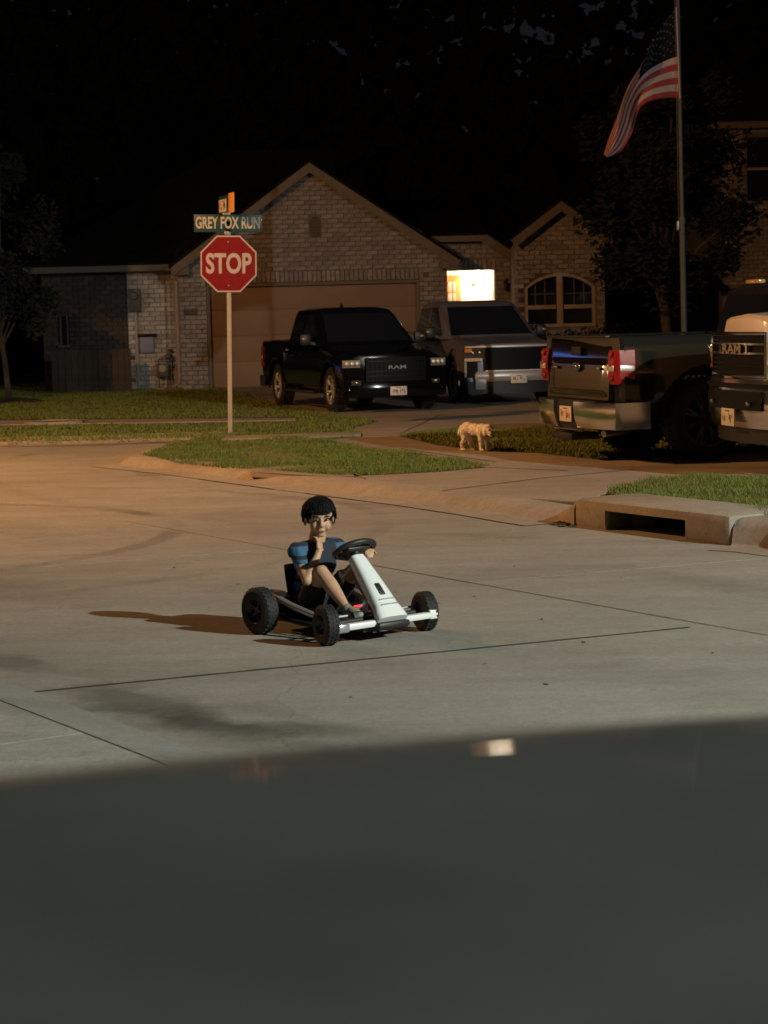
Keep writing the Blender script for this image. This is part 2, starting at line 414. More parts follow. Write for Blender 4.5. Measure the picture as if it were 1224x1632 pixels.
# control joints cut in the driveway
jm = mat('joint_dirt', (0.05, 0.04, 0.03), 0.95)
joints = MB()
for a, b in (((704, 782), (862, 762)), ((640, 715), (790, 736)), ((862, 762), (1010, 748)), ((780, 745), (905, 750)), ((575, 672), (760, 668)), ((640, 690), (700, 662))):
    p, q = G(*a, LZ + 0.0145), G(*b, LZ + 0.0145); d = (q - p).normalized(); n = Vector((-d.y, d.x, 0)) * 0.006
    joints.prism([p - n, q - n, q + n, p + n], (0, 0, 0.002))
tag(joints.build('joint_line', jm, smooth=False), kind='structure')

# raised lawn patch behind the storm inlet
patch_px = [(966, 785), (1000, 774), (1041, 766), (1117, 760), (1224, 763), (1500, 768), (1900, 935), (1500, 868), (1290, 840), (1224, 826), (1150, 806), (1069, 796), (983, 789)]
PZ = 0.17
pp = [G(x, y, PZ) for x, y in patch_px]
tag(MB().prism([Vector((p.x, p.y, 0.0)) for p in pp], (0, 0, PZ)).build('lawn', lawn_soil, smooth=False), kind='structure')

# near side: rolled kerb strip and driveway apron at lower left
nk0, nk1 = G(0, 1090), G(310, 1204)
kd = (nk1 - nk0).normalized(); kn = Vector((kd.y, -kd.x, 0))       # kn points away from the street, to the camera's side
gut0, gut1 = G(0, 1119), G(240, 1216)
def strip(p, q, r, s_, z0, z1, name, m, kind=None, parent=None):
    mb = MB(); mb.prism([Vector((p.x, p.y, -0.12)), Vector((q.x, q.y, -0.12)), Vector((r.x, r.y, -0.12)), Vector((s_.x, s_.y, -0.12))], (0, 0, 0.12))
    mb.bm.verts.ensure_lookup_table()
    for v in mb.bm.verts:
        if v.co.z > -0.05:
            dd = (Vector((v.co.x, v.co.y, 0)) - nk0).dot(kn); v.co.z = z0 if dd < 0.12 else z1
    return mb.build(name, m, parent, smooth=False)
A0, A1 = nk0 - kd * 6, nk1 + kd * 11
wdt = (gut0 - nk0).dot(kn)
w1 = 1.55 * max(0.16, ((gut0 - nk0).dot(kn) + (gut1 - nk0).dot(kn)) / 2)
near_kerb_mat = concrete('near_kerb_concrete', (0.285, 0.28, 0.27))
o = strip(A0, A1, A1 + kn * w1, A0 + kn * w1, 0.022, 0.064, 'kerb', near_kerb_mat); tag(o, kind='structure')
ed_ = MB()
for k in range(60):
    p, q = A0.lerp(A1, k / 60), A0.lerp(A1, (k + 1) / 60); w2 = random.uniform(.006, .022)
    ed_.prism([p - kn * w2 + Vector((0, 0, .002)), q - kn * w2 + Vector((0, 0, .002)), q + Vector((0, 0, .002)), p + Vector((0, 0, .002))], (0, 0, 0.0015))
tag(ed_.build('gutter_dirt', mat('moss_dirt', (0.09, 0.085, 0.05), 0.95), smooth=False), 'dirt along the near kerb', kind='stuff')
near = bpy.data.objects.new('near_driveway', None); COL.objects.link(near); tag(near, kind='structure')
B0, B1 = A0 + kn * (w1 + 0.006), A1 + kn * (w1 + 0.006)
for t0, t1 in ((0, 7.555), (7.56, 11.6), (11.606, 19.0)):
    d0 = B0 + kd * t0; d1 = B0 + kd * t1
    pl = [d0, d0 + kn * 12, d1 + kn * 12, d1]
    if (pl[1] - pl[0]).cross(pl[2] - pl[0]).z < 0: pl = pl[::-1]
    slab(pl, z=0.064, parent=near, m=apron_mat)

# storm drain inlet
inlet = empty('storm_inlet', 'concrete storm drain inlet with a dark slot set into the kerb beside the grass', 'storm drain', G(1030, 858, 0))
q0, q1 = G(916, 838), G(1164, 870); iv = (q1 - q0); il = iv.length; idr = iv.normalized(); iN = Vector((-idr.y, idr.x, 0))
rotI = Matrix((idr, iN, Vector((0, 0, 1)))).transposed()
def il_pt(t, back, z): return q0 + idr * t + iN * back + Vector((0, 0, z)) - inlet.location
o0 = (G(966, 844.5) - q0).dot(idr); o1 = (G(1094, 861) - q0).dot(idr)
body = MB(); body.box(il_pt(il / 2, 0.30, 0.095), (il, 0.62, 0.23), rotI, bev=0.048)
hole = MB(); hole.box(il_pt((o0 + o1) / 2, 0.10, 0.045), (o1 - o0, 0.9, 0.19), rotI)
hole2 = hole
boolean(body, [hole], 'inlet_hood', kerb_mat, inlet)
MB().box(il_pt((o0 + o1) / 2, 0.44, 0.0), (o1 - o0 + 0.05, 0.02, 0.40), rotI).build('throat_wall', mat('pit', (0.01, 0.01, 0.01), 0.95), inlet)
MB().box(il_pt(o0 + 0.012, 0.12, 0.05), (0.02, 0.2, 0.17), rotI, bev=0.004).build('slot_plate', mat('rusty_plate', (0.10, 0.10, 0.085), 0.8), inlet)
# kerb running on to the right of the inlet, and the small wing on its left
kr = [q1 + idr * 0.012 - Vector((0, 0, 0))] + [G(x, y, 0) for x, y in [(1224, 874), (1420, 899), (1900, 960)]]
kr[0] = q1 + idr * 0.014
sweep(kr, [(-0.3, 0.004), (-0.01, 0.006), (0.0, 0.02), (0.02, 0.12), (0.05, 0.165), (0.10, 0.182), (0.30, 0.186), (0.31, 0.02)], 'kerb', kerb_mat)
gs = MB()
for a, b in zip(dense, dense[1:]):
    if a.x < -2.2 or random.random() < 0.35: continue
    i = dense.index(a); n = inward(dense, i); w2 = random.uniform(.001, .008); a2 = a - n * 0.322; b2 = b - n * 0.322
    gs.prism([a2 - n * w2 + Vector((0, 0, .0045)), b2 - n * w2 + Vector((0, 0, .0045)), b2 + n * .004 + Vector((0, 0, .0045)), a2 + n * .004 + Vector((0, 0, .0045))], (0, 0, 0.0015))
    if False:
        w3 = random.uniform(.006, .03); gs.prism([a - n * w3 + Vector((0, 0, .0125)), b - n * w3 + Vector((0, 0, .0125)), b + Vector((0, 0, .0135)), a + Vector((0, 0, .0135))], (0, 0, 0.0015))
tag(gs.build('gutter_dirt', MATS['joint_tar'], smooth=False), 'dark grit caught along the kerb and its joint with the street', kind='stuff')
cap = MB(); cap.prism([kr[0] + inward(kr, 0) * o_ + Vector((0, 0, z_)) for o_, z_ in [(0.0, -0.05), (0.0, 0.02), (0.02, 0.12), (0.05, 0.165), (0.10, 0.182), (0.30, 0.186), (0.31, -0.05)]], idr * 0.003)
cap.build('kerb_end', kerb_mat, inlet).location = -inlet.location
wing = MB(); ws, we = G(890, 833), q0 - idr * 0.008
rows = []
for k in range(7):
    t = k / 6; p = ws.lerp(we, t); h = LZ + 0.01 + (0.205 - LZ - 0.01) * t ** 1.3; nn = iN
    rows.append([p + Vector((0, 0, -0.05)), p + Vector((0, 0, h * 0.55)), p + nn * 0.03 + Vector((0, 0, h * 0.9)), p + nn * 0.08 + Vector((0, 0, h)), p + nn * 0.5 + Vector((0, 0, h)), p + nn * 0.5 + Vector((0, 0, -0.05))])
wing.grid(rows); wing.bm.faces.new([v for v in wing.bm.verts][-6:])
w_ = wing.build('kerb_wing', kerb_mat, inlet); w_.location = -inlet.location
deb = MB()
for k in range(46):
    p = G(892 + random.gauss(6, 10), 834 + random.gauss(0, 3), 0.01); deb.ball(p, (random.uniform(.01, .03), random.uniform(.008, .02), 0.008), 6)
tag(deb.build('gutter_debris', mat('debris', (0.05, 0.055, 0.03), 0.95)), 'dead leaves and grit gathered in the gutter', kind='stuff')

# grass blades on every lawn in view (nobody could count them)
def in_px(px, z): return [G(x, y, z) for x, y in px]
tongue = in_px([(226, 727), (286, 738), (400, 749), (532, 759), (629, 755), (700, 751), (780, 744), (726, 732), (640, 722), (600, 716), (545, 708), (513, 700), (583, 695), (567, 690), (500, 692), (367, 694), (300, 703), (250, 716)], LZ)
strip_m = in_px([(636, 694), (700, 709), (783, 719), (855, 721), (936, 730), (1003, 728), (1093, 721), (1224, 712), (1224, 690), (893, 683), (726, 684), (697, 685), (640, 692)], LZ)
left_lawn = in_px([(-30, 704), (120, 703), (240, 699), (330, 697), (367, 694), (500, 692), (567, 690), (562, 682), (605, 670), (526, 659), (461, 646), (404, 632), (332, 616), (-30, 618)], LZ)
walk = in_px([(-30, 680), (60, 679), (300, 676), (470, 672), (470, 665.5), (300, 666.5), (-30, 669.5)], LZ)
gb = MB(); gv, gf = [], []
def blades(poly, n, z, h, wd, skip=None, lean=0.5):
    xs = [p.x for p in poly]; ys = [p.y for p in poly]; x0, x1, y0, y1 = min(xs), max(xs), min(ys), max(ys); c = 0; tries = 0
    while c < n and tries < n * 12:
        tries += 1
        x, y = random.uniform(x0, x1), random.uniform(y0, y1)
        if not inside((x, y), poly) or (skip and inside((x, y), skip)): continue
        clump = 0.45 + 1.3 * max(0, noise.noise(Vector((x * 2.1, y * 2.1, 3))) + 0.45)
        hh = h * clump * random.uniform(0.6, 1.25); a = random.uniform(0, math.tau); dx, dy = math.cos(a) * wd, math.sin(a) * wd
        lx, ly = random.gauss(0, lean) * hh, random.gauss(0, lean) * hh
        i = len(gv); gv.extend([(x - dx, y - dy, z - 0.005), (x + dx, y + dy, z - 0.005), (x + lx, y + ly, z + hh)]); gf.append((i, i + 1, i + 2)); c += 1
blades(tongue, 46000, LZ, 0.036, 0.006)
blades(pp, 36000, PZ, 0.042, 0.0055)
blades(strip_m, 28000, LZ, 0.038, 0.007)
blades(left_lawn, 62000, LZ, 0.034, 0.009, walk)
me = bpy.data.meshes.new('grass'); me.from_pydata(gv, [], gf); me.materials.append(grass_blade); me.update()
tag(place(me, 'grass', None), 'short green lawn grass', 'grass', kind='stuff')

# ================================================================== HOUSES
brick_full = MB().box((0, 0, 0), (0.228, 0.03, 0.088), bev=0.004).mesh('brick', brick_mat)
class Wall:
    """courses of real bricks standing proud of a mortar bed, laid inside an outline given in (x, z)"""
    def __init__(s): s.whole = []; s.rest = []
    def course(s, poly, holes, Y, bl=0.24, bh=0.10, gap=0.012, soldier=(), facing=-1):
        z0 = min(p[1] for p in poly); z1 = max(p[1] for p in poly); k = 0; z = z0 + bh / 2
        while z < z1:
            xs = []
            n = len(poly)
            for i in range(n):
                (xa, za), (xb, zb) = poly[i], poly[(i + 1) % n]
                if (za > z) != (zb > z): xs.append(xa + (z - za) / (zb - za) * (xb - xa))
            xs.sort(); spans = [(xs[i], xs[i + 1]) for i in range(0, len(xs) - 1, 2)]
            for (hx0, hx1, hz0, hz1) in holes:
                if hz0 - 0.02 < z < hz1 + 0.02:
                    ns = []
                    for a, b in spans:
                        if hx0 > a: ns.append((a, min(b, hx0)))
                        if hx1 < b: ns.append((max(a, hx1), b))
                    spans = [(a, b) for a, b in ns if b - a > 0.02]
            off = (k % 2) * bl / 2
            for a, b in spans:
                i = math.floor((a - off) / bl)
                while off + i * bl < b:
                    x0 = max(a, off + i * bl); x1 = min(b, off + (i + 1) * bl); i += 1
                    if x1 - x0 < 0.045: continue
                    if any(sx0 < (x0 + x1) / 2 < sx1 and sz0 < z < sz1 for sx0, sx1, sz0, sz1 in soldier): continue
                    (s.whole if x1 - x0 > bl - 0.01 else s.rest).append(((x0 + x1) / 2, Y + facing * 0.006 + random.uniform(-.003, .003), z + random.uniform(-.002, .002), x1 - x0 - gap, bh - gap))
            z += bh; k += 1
        for sx0, sx1, sz0, sz1 in soldier:
            x = sx0
            while x < sx1 - 0.05:
                s.rest.append((x + 0.05, Y - 0.008, (sz0 + sz1) / 2, 0.088, sz1 - sz0 - 0.012)); x += 0.1
    def finish(s, parent, near=None, limit=0, m=brick_mat, name='brick_courses'):
        allb = s.rest[:]
        w = s.whole
        if near:
            w = sorted(w, key=lambda b: (b[0] - near[0]) ** 2 + (b[2] - near[1]) ** 2)
            for b in w[:limit]: place(brick_full, 'brick', parent, (b[0], b[1], b[2]), (0, random.uniform(-.006, .006), 0))
            w = w[limit:]
        allb += w; v, f = [], []
        for (x, y, z, L_, H_) in allb:
            i = len(v); a, c = L_ / 2, H_ / 2
            v += [(x - a, y + .015, z - c), (x + a, y + .015, z - c), (x + a, y + .015, z + c), (x - a, y + .015, z + c),
                  (x - a + .003, y - .015, z - c + .003), (x + a - .003, y - .015, z - c + .003), (x + a - .003, y - .015, z + c - .003), (x - a + .003, y - .015, z + c - .003)]
            f += [(i + 4, i + 5, i + 6, i + 7), (i, i + 1, i + 5, i + 4), (i + 1, i + 2, i + 6, i + 5), (i + 2, i + 3, i + 7, i + 6), (i + 3, i, i + 4, i + 7)]
        me = bpy.data.meshes.new(name); me.from_pydata(v, [], f); me.materials.append(m); me.update()
        return tag(place(me, name, parent), kind='stuff')

YG, YW, YE, YB = 45.0, 45.7, 45.9, 44.6          # garage, left wing, entry, right bay
def xz(x, y, Y): p = D(x, y, Y); return (p.x, p.z)
house = empty('brick_house', 'one storey brick house with a gabled garage and a brightly lit front entry', 'house', (0, YG, LZ))
house.location = (0, 0, 0)
GL, GR = xz(289, 600, YG)[0], xz(716, 600, YG)[0]
peak = xz(503, 262, YG); eL = xz(276, 430, YG); eR = xz(733, 413, YG)
EZ = (eL[1] + eR[1]) / 2 + 0.02; PX = (GL + GR) / 2
slope = (peak[1] - EZ) / ((eR[0] - eL[0]) / 2)
dx0, dx1 = xz(333, 600, YG)[0], xz(672, 600, YG)[0]; dz1 = xz(500, 449, YG)[1]
def roofz(x, pk=None): return peak[1] - 0.10 - abs(x - PX) * slope
gpoly = [(GL, LZ), (GR, LZ), (GR, roofz(GR)), (PX, peak[1] - 0.10), (GL, roofz(GL))]
def wallmesh(poly, holes, Y, th, name, m, parent):
    """mortar bed: outline extruded back, openings cut through"""
    b = MB(); b.prism([(x, Y + 0.006, z) for x, z in poly], (0, th, 0))
    cs = [MB().box(((h[0] + h[1]) / 2, Y + th / 2, (h[2] + h[3]) / 2), (h[1] - h[0], th + 0.4, h[3] - h[2])) for h in holes]
    if not cs: return b.build(name, m, parent, smooth=False)
    return boolean(b, cs, name, m, parent, smooth=False)
ghole = (dx0, dx1, LZ - 0.5, dz1)
wallmesh(gpoly, [ghole], YG, 0.22, 'wall', mortar_mat, house)
W1 = Wall()
vx, vz = xz(502, 362, YG)
W1.course(gpoly, [(dx0, dx1, LZ - 1, dz1), (vx - 0.13, vx + 0.13, vz - 0.25, vz + 0.25)], YG, soldier=[(dx0 - 0.1, dx1 + 0.1, dz1 + 0.0, dz1 + 0.24), (GL, GR, dz1 + 0.34, dz1 + 0.35)])
# garage door of four section panels in a deep frame
dm = mat('door_tan', (0.25, 0.175, 0.13), 0.65, var=0.08, scale=2)
gd = MB(); gd.box(((dx0 + dx1) / 2, YG + 0.19, (LZ + dz1) / 2), (dx1 - dx0, 0.03, dz1 - LZ))
gdo = gd.build('garage_door', dm, house)
ph = (dz1 - LZ - 0.03) / 4
for k in range(4):
    MB().box(((dx0 + dx1) / 2, YG + 0.165, LZ + 0.015 + ph * (k + 0.5)), (dx1 - dx0 - 0.12, 0.025, ph - 0.006), bev=0.004).build('panel', dm, gdo)
fr = MB()
fr.box((dx0 + 0.035, YG + 0.09, (LZ + dz1) / 2), (0.07, 0.12, dz1 - LZ)); fr.box((dx1 - 0.035, YG + 0.09, (LZ + dz1) / 2), (0.07, 0.12, dz1 - LZ))
fr.box(((dx0 + dx1) / 2, YG + 0.09, dz1 - 0.035), (dx1 - dx0 - 0.142, 0.12, 0.07)); fr.build('door_frame', trim_tan, house)
# oval gable vent
vm = MB(); vm.prism([(vx + 0.125 * math.cos(a), YG - 0.015, vz + 0.25 * math.sin(a)) for a in [k * math.tau / 20 for k in range(20)]], (0, 0.06, 0))
vo = vm.build('gable_vent', mat('vent_brown', (0.11, 0.085, 0.065), 0.7), house)
for k in range(7):
    zz = vz - 0.2 + k * 0.066; ww = 0.11 * math.sqrt(max(0.05, 1 - ((zz - vz) / 0.25) ** 2)); MB().box((vx, YG - 0.022, zz), (ww * 2, 0.02, 0.03), Matrix.Rotation(R(25), 3, 'X')).build('louvre', MATS['vent_brown'], vo)
# rake boards, returns, gutters
def board(p, q, Y, wd, name, m=trim_tan, th=0.045, par=None):
    a, b = Vector((p[0], Y, p[1])), Vector((q[0], Y, q[1])); d = (b - a).normalized(); n = Vector((-d.z, 0, d.x))
    if n.z < 0: n = -n
    return MB().prism([a, b, b - n * wd, a - n * wd], (0, -th, 0)).build(name, m, par or house, smooth=False)
PK = (PX, peak[1] + 0.02); RL = (eL[0] - 0.02, EZ - 0.02); RR = (eR[0], EZ - 0.02)
board(RL, PK, YG - 0.28, 0.17, 'rake_board'); board(PK, RR, YG - 0.283, 0.17, 'rake_board')
sof = MB()
for a, b in ((RL, PK), (PK, RR)):
    d = Vector((b[0] - a[0], 0, b[1] - a[1])).normalized(); n = Vector((-d.z, 0, d.x))
    if n.z < 0: n = -n
    A = Vector((a[0], YG - 0.28, a[1])) - n * 0.12; B = Vector((b[0], YG - 0.28, b[1])) - n * 0.12
    sof.prism([A, B, B - n * 0.02, A - n * 0.02], (0, 0.28, 0))
sof.build('soffit', trim_tan, house, smooth=False)
for sgn, c in ((-1, RL), (1, RR)):       # boxed eave returns
    MB().box((c[0] - sgn * 0.20, YG - 0.13, c[1] - 0.08), (0.40, 0.30, 0.17), bev=0.01).build('eave_return', trim_tan, house)
def roofplane(p0, p1, Y0, Y1, name='roof', th=0.06, ridge=None):
    return MB().prism([(p0[0], Y0, p0[1]), (p1[0], Y0, p1[1]), (p1[0], Y1, p1[1]), (p0[0], Y1, p0[1])], (0, 0, th)).build(name, shingle, house, smooth=False)
roofplane((RL[0] - 0.05, RL[1] - 0.01), PK, YG - 0.31, YG + 9); roofplane(PK, (RR[0] + 0.05, RR[1] - 0.01), YG - 0.31, YG + 9)
# address plaque on the pier
ax_, az_ = xz(304, 497, YG)
MB().box((ax_, YG - 0.025, az_), (0.30, 0.02, 0.13), bev=0.004).build('address_plaque', mat('plaque', (0.05, 0.04, 0.035), 0.6), house)

# left wing with pale painted brick
wl, wr = xz(70, 600, YW)[0], GL + 0.02; wz = xz(200, 432, YW)[1]
wm = xz(207, 600, YW)[0]
wpoly = [(wm, LZ), (wr, LZ), (wr, wz), (wm, wz)]
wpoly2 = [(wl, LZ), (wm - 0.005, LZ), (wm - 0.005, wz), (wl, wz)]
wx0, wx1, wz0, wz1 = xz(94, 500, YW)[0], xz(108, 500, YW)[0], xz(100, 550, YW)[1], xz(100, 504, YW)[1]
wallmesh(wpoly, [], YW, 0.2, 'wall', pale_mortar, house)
wallmesh(wpoly2, [(wx0, wx1, wz0, wz1)], YW + 0.12, 0.2, 'wall', mat('shadow_toned_mortar', (0.06, 0.05, 0.045), 0.9), house)  # mortar coloured darker to paint in the tree shadow
WX = Wall(); WX.course(wpoly2, [(wx0, wx1, wz0, wz1)], YW + 0.12); WX.finish(house, m=mat('shadow_toned_brick', (0.055, 0.042, 0.037), 0.85, var=0.3, scale=14, island=0.3))  # tree shadow on the wing's left part is put into this darker brick colour
WW = Wall(); WW.course(wpoly, [], YW); WW.finish(house, m=pale_brick, name='pale_brick_courses')
wn = MB(); wn.box(((wx0 + wx1) / 2, YW + 0.06, (wz0 + wz1) / 2), (wx1 - wx0 - 0.02, 0.02, wz1 - wz0 - 0.02)); wno = wn.build('window', house_glass, house)
f_ = MB(); f_.box((wx0 + 0.02, YW + 0.03, (wz0 + wz1) / 2), (0.035, 0.05, wz1 - wz0)); f_.box((wx1 - 0.02, YW + 0.03, (wz0 + wz1) / 2), (0.035, 0.05, wz1 - wz0)); f_.box(((wx0 + wx1) / 2, YW + 0.03, wz0 - 0.03), (wx1 - wx0 + 0.1, 0.1, 0.05)); f_.build('window_frame', mat('frame_dim', (0.07, 0.06, 0.06), 0.6), wno)
gut = MB(); gut.prism([(wl - 0.3, YW - 0.42, wz - 0.02), (wl - 0.3, YW - 0.42, wz + 0.11), (wl - 0.3, YW - 0.30, wz + 0.11), (wl - 0.3, YW - 0.33, wz - 0.02)], (wr - wl + 0.3, 0, 0)); gut.build('gutter', mat('gutter_paint', (0.12, 0.11, 0.10), 0.5), house, smooth=False)
MB().box(((wl + wr) / 2 - 0.15, YW - 0.16, wz - 0.01), (wr - wl + 0.3, 0.32, 0.03)).build('soffit', trim_tan, house)
rp = MB(); rp.prism([(wl - 0.3, YW - 0.36, wz + 0.09), (wr + 3.0, YW - 0.36, wz + 0.09), (wr + 3.4, YW + 5.2, wz + 2.9), (wl + 3.6, YW + 5.2, wz + 2.9)], (0, 0, 0.06)); rp.build('roof', shingle, house, smooth=False)
MB().prism([(wl - 0.3, YW - 0.36, wz + 0.09), (wl + 3.6, YW + 5.2, wz + 2.9), (wl + 3.6, YW + 9, wz + 2.9), (wl - 0.3, YW + 14, wz + 0.09)], (0, 0, 0.06)).build('roof', shingle, house, smooth=False)
MB().box((wl + 0.1, YW + 5.2, (LZ + wz) / 2), (0.2, 10.0, wz - LZ)).build('wall', pale_mortar, house)
dsx = GL - 0.045
ds = MB(); ds.tube([(dsx, YG - 0.30, wz + 0.02), (dsx, YG - 0.2, wz - 0.12), (dsx, YG - 0.05, wz - 0.25), (dsx, YG - 0.05, LZ + 0.30), (dsx - 0.02, YG - 0.07, LZ + 0.12), (dsx - 0.16, YG - 0.2, LZ + 0.06)], 0.04, 8)
ds.build('downspout', mat('downspout_paint', (0.30, 0.24, 0.18), 0.5), house)

# entry block: clipped gable, porch recess and front door
exl, exr = GR - 0.35, xz(826, 600, YE)[0]
ztop = xz(730, 383, YE)[1]; xa, xb = xz(690, 383, YE)[0], xz(775, 378, YE)[0]
ezr = xz(835, 418, YE)[1]
ePoly = [(exl, LZ), (exr, LZ), (exr, ezr - 0.02), (xb, ztop), (exl, ztop)]
px0, px1, pz1 = xz(708, 480, YE)[0], xz(789, 480, YE)[0], xz(750, 431, YE)[1]
eh = (px0, px1, LZ - 0.5, pz1)
wallmesh(ePoly, [eh], YE, 0.2, 'wall', mortar_mat, house)
W1.course(ePoly, [(px0, px1, LZ - 1, pz1)], YE, soldier=[(px0 - 0.05, px1 + 0.1, pz1, pz1 + 0.24)])
board((xa - 0.05, ztop + 0.09), (xb + 0.03, ztop + 0.09), YE - 0.25, 0.13, 'fascia_board')
board((xb, ztop + 0.10), (xz(838, 412, YE)[0], ezr + 0.02), YE - 0.253, 0.20, 'rake_board')
MB().prism([(xb, YE - 0.24, ztop - 0.05), (exr + 0.2, YE - 0.24, ezr - 0.12), (exr + 0.2, YE, ezr - 0.12), (xb, YE, ztop - 0.05)], (0, 0, 0.02)).build('soffit', trim_tan, house, smooth=False)
board(xz(665, 365, YE), xz(736, 416, YE), YE - 0.32, 0.16, 'rake_board')
MB().prism([(exl - 0.5, YE - 0.27, ztop + 0.09), (xb, YE - 0.27, ztop + 0.09), (xb, YE + 6, ztop + 0.9), (exl - 0.5, YE + 6, ztop + 0.9)], (0, 0, 0.05)).build('roof', shingle, house, smooth=False)
MB().prism([(xb, YE - 0.27, ztop + 0.09), (xz(838, 412, YE)[0], YE - 0.27, ezr + 0.02), (xz(838, 412, YE)[0], YE + 6, ezr + 0.02), (xb, YE + 6, ztop + 0.9)], (0, 0, 0.05)).build('roof', shingle, house, smooth=False)
# porch recess
porch_white = mat('porch_paint', (0.80, 0.76, 0.66), 0.7)
pd = 1.7; pY = YE + 0.2
MB().box(((px0 + px1) / 2, pY + pd + 0.05, (LZ + pz1) / 2 + 0.1), (px1 - px0 + 1.6, 0.1, pz1 - LZ + 0.4)).build('porch_wall', porch_white, house)
MB().box((px0 - 0.06, pY + pd / 2 + 0.002, (LZ + pz1) / 2), (0.1, pd - 0.006, pz1 - LZ + 0.3)).build('porch_wall', porch_white, house)
MB().box((px1 + 0.06, pY + pd / 2 + 0.002, (LZ + pz1) / 2), (0.1, pd - 0.006, pz1 - LZ + 0.3)).build('porch_wall', mat('porch_brick', (0.48, 0.40, 0.30), 0.8, var=0.3, scale=9), house)
MB().box(((px0 + px1) / 2, pY + pd / 2, pz1 + 0.14), (px1 - px0 + 0.3, pd + 0.02, 0.08)).build('porch_ceiling', porch_white, house)
MB().box(((px0 + px1) / 2, pY + pd / 2 - 0.1, LZ + 0.02), (px1 - px0 + 0.1, pd + 0.2, 0.12)).build('porch_floor', drive_mat, house)
Yd = pY + pd
fx0, fx1, fz1 = xz(712, 450, Yd)[0], xz(734, 450, Yd)[0], xz(720, 439, Yd)[1]
wood = mat('door_wood', (0.55, 0.22, 0.05), 0.45, var=0.25, scale=5)
door = MB().box(((fx0 + fx1) / 2, Yd - 0.03, (LZ + fz1) / 2), (fx1 - fx0, 0.05, fz1 - LZ), bev=0.008).build('front_door', wood, house)
gx0, gx1, gz1 = xz(713.5, 450, Yd)[0], xz(727, 450, Yd)[0], xz(720, 448, Yd)[1]
for a in range(2):
    for b in range(5):
        wdt_ = (gx1 - gx0) / 2; hg = 0.26
        MB().box((gx0 + wdt_ * (a + 0.5), Yd - 0.062, gz1 - hg * (b + 0.5)), (wdt_ - 0.02, 0.012, hg - 0.025), bev=0.003).build('door_pane', mat('door_pane', (0.42, 0.40, 0.36), 0.2), door)
kn_ = MB().ball((fx1 - 0.06, Yd - 0.08, LZ + 1.0), 0.03, 10).build('door_knob', dull_chrome, door)
dxk, dzk = xz(755, 452, Yd)
MB().lathe([(0.02, 0), (0.055, -0.02), (0.02, -0.04)], 'Y', (dxk, Yd - 0.01, dzk), 14).build('doorbell', mat('brown_disc', (0.10, 0.08, 0.05), 0.6), house)
# porch lamp (lit) in the ceiling
plc = (px1 - 0.30, pY + pd * 0.80, pz1 + 0.06)
MB().lathe([(0.0, 0.10), (0.09, 0.10), (0.11, 0.04), (0.08, -0.03), (0.0, -0.05)], 'Z', plc, 18).build('porch_lamp', mat('lamp_glow', (0.9, 0.85, 0.7), 0.5, emit=(1, 0.86, 0.62), es=5), house)
lamp('porch_light', 'POINT', (plc[0], plc[1], plc[2] - 0.14), (1.0, 0.80, 0.56), 75, 0.28)
# dark lantern on the entry pier
lx, lz_ = xz(806, 455, YE)
sc = MB(); sc.box((lx, YE - 0.03, lz_ + 0.08), (0.07, 0.03, 0.12)); sc.tube([(lx, YE - 0.04, lz_ + 0.12), (lx, YE - 0.12, lz_ + 0.16), (lx, YE - 0.14, lz_ + 0.10)], 0.012, 6)
sc.lathe([(0.0, 0.09), (0.06, 0.05), (0.065, 0.04), (0.05, -0.10), (0.02, -0.13), (0.0, -0.13)], 'Z', (lx, YE - 0.14, lz_), 6)
sc.build('wall_lantern', mat('lantern_bronze', (0.03, 0.025, 0.02), 0.5, 0.4), house)

# right bay with its own gable and the arched window
bl_, br_ = xz(822, 600, YB)[0], xz(966, 600, YB)[0]; bp = xz(893, 330, YB); be = xz(813, 392, YB)
bs = (bp[1] - be[1]) / (bp[0] - be[0])
bPoly = [(bl_, LZ), (br_, LZ), (br_, bp[1] - (br_ - bp[0]) * bs), bp, (bl_, bp[1] - (bp[0] - bl_) * bs)]
ax0, ax1 = xz(837, 480, YB)[0], xz(948, 480, YB)[0]; sill = xz(890, 520, YB)[1]; spr = xz(837, 460, YB)[1]; apx = xz(890, 436, YB)[1]; railz = xz(890, 489, YB)[1]
acx = (ax0 + ax1) / 2; ahw = (ax1 - ax0) / 2
def arch(inset=0.0, n=18):
    hw = ahw - inset; top = apx - inset; pts = [(acx - hw, sill + inset), (acx + hw, sill + inset)]
    rise = top - spr; rad = (hw * hw + rise * rise) / (2 * rise); cz = top - rad; a0 = math.asin(min(1, hw / rad))
    for k in range(n + 1):
        a = a0 - 2 * a0 * k / n; pts.append((acx + rad * math.sin(a), cz + rad * math.cos(a)))
    return pts
bw = MB(); bw.prism([(x, YB + 0.006, z) for x, z in bPoly], (0, 0.2, 0)); ah = MB(); ah.prism([(x, YB - 0.2, z) for x, z in arch()], (0, 0.8, 0))
boolean(bw, [ah], 'wall', mortar_mat, house, smooth=False)
hs = []
W1.course(bPoly, [], YB)
ao = arch(-0.05)
W1.whole = [b for b in W1.whole if not (abs(b[1] - YB) < 0.1 and (inside((b[0] - b[3] / 2 + 0.02, b[2]), ao) or inside((b[0] + b[3] / 2 - 0.02, b[2]), ao)))]
W1.rest = [b for b in W1.rest if not (abs(b[1] - YB) < 0.1 and inside((b[0], b[2]), ao))]
W1.finish(house, near=(PX, dz1 + 0.8), limit=300)
win = MB(); win.prism([(x, YB + 0.12, z) for x, z in arch(0.02)], (0, 0.02, 0)); wino = win.build('arched_window', house_glass, house, smooth=False)
oa, ia = arch(-0.01), arch(0.055); fm = MB(); n = len(oa)
vo_ = [fm.bm.verts.new((x, YB - 0.02, z)) for x, z in oa]; vi = [fm.bm.verts.new((x, YB - 0.02, z)) for x, z in ia]
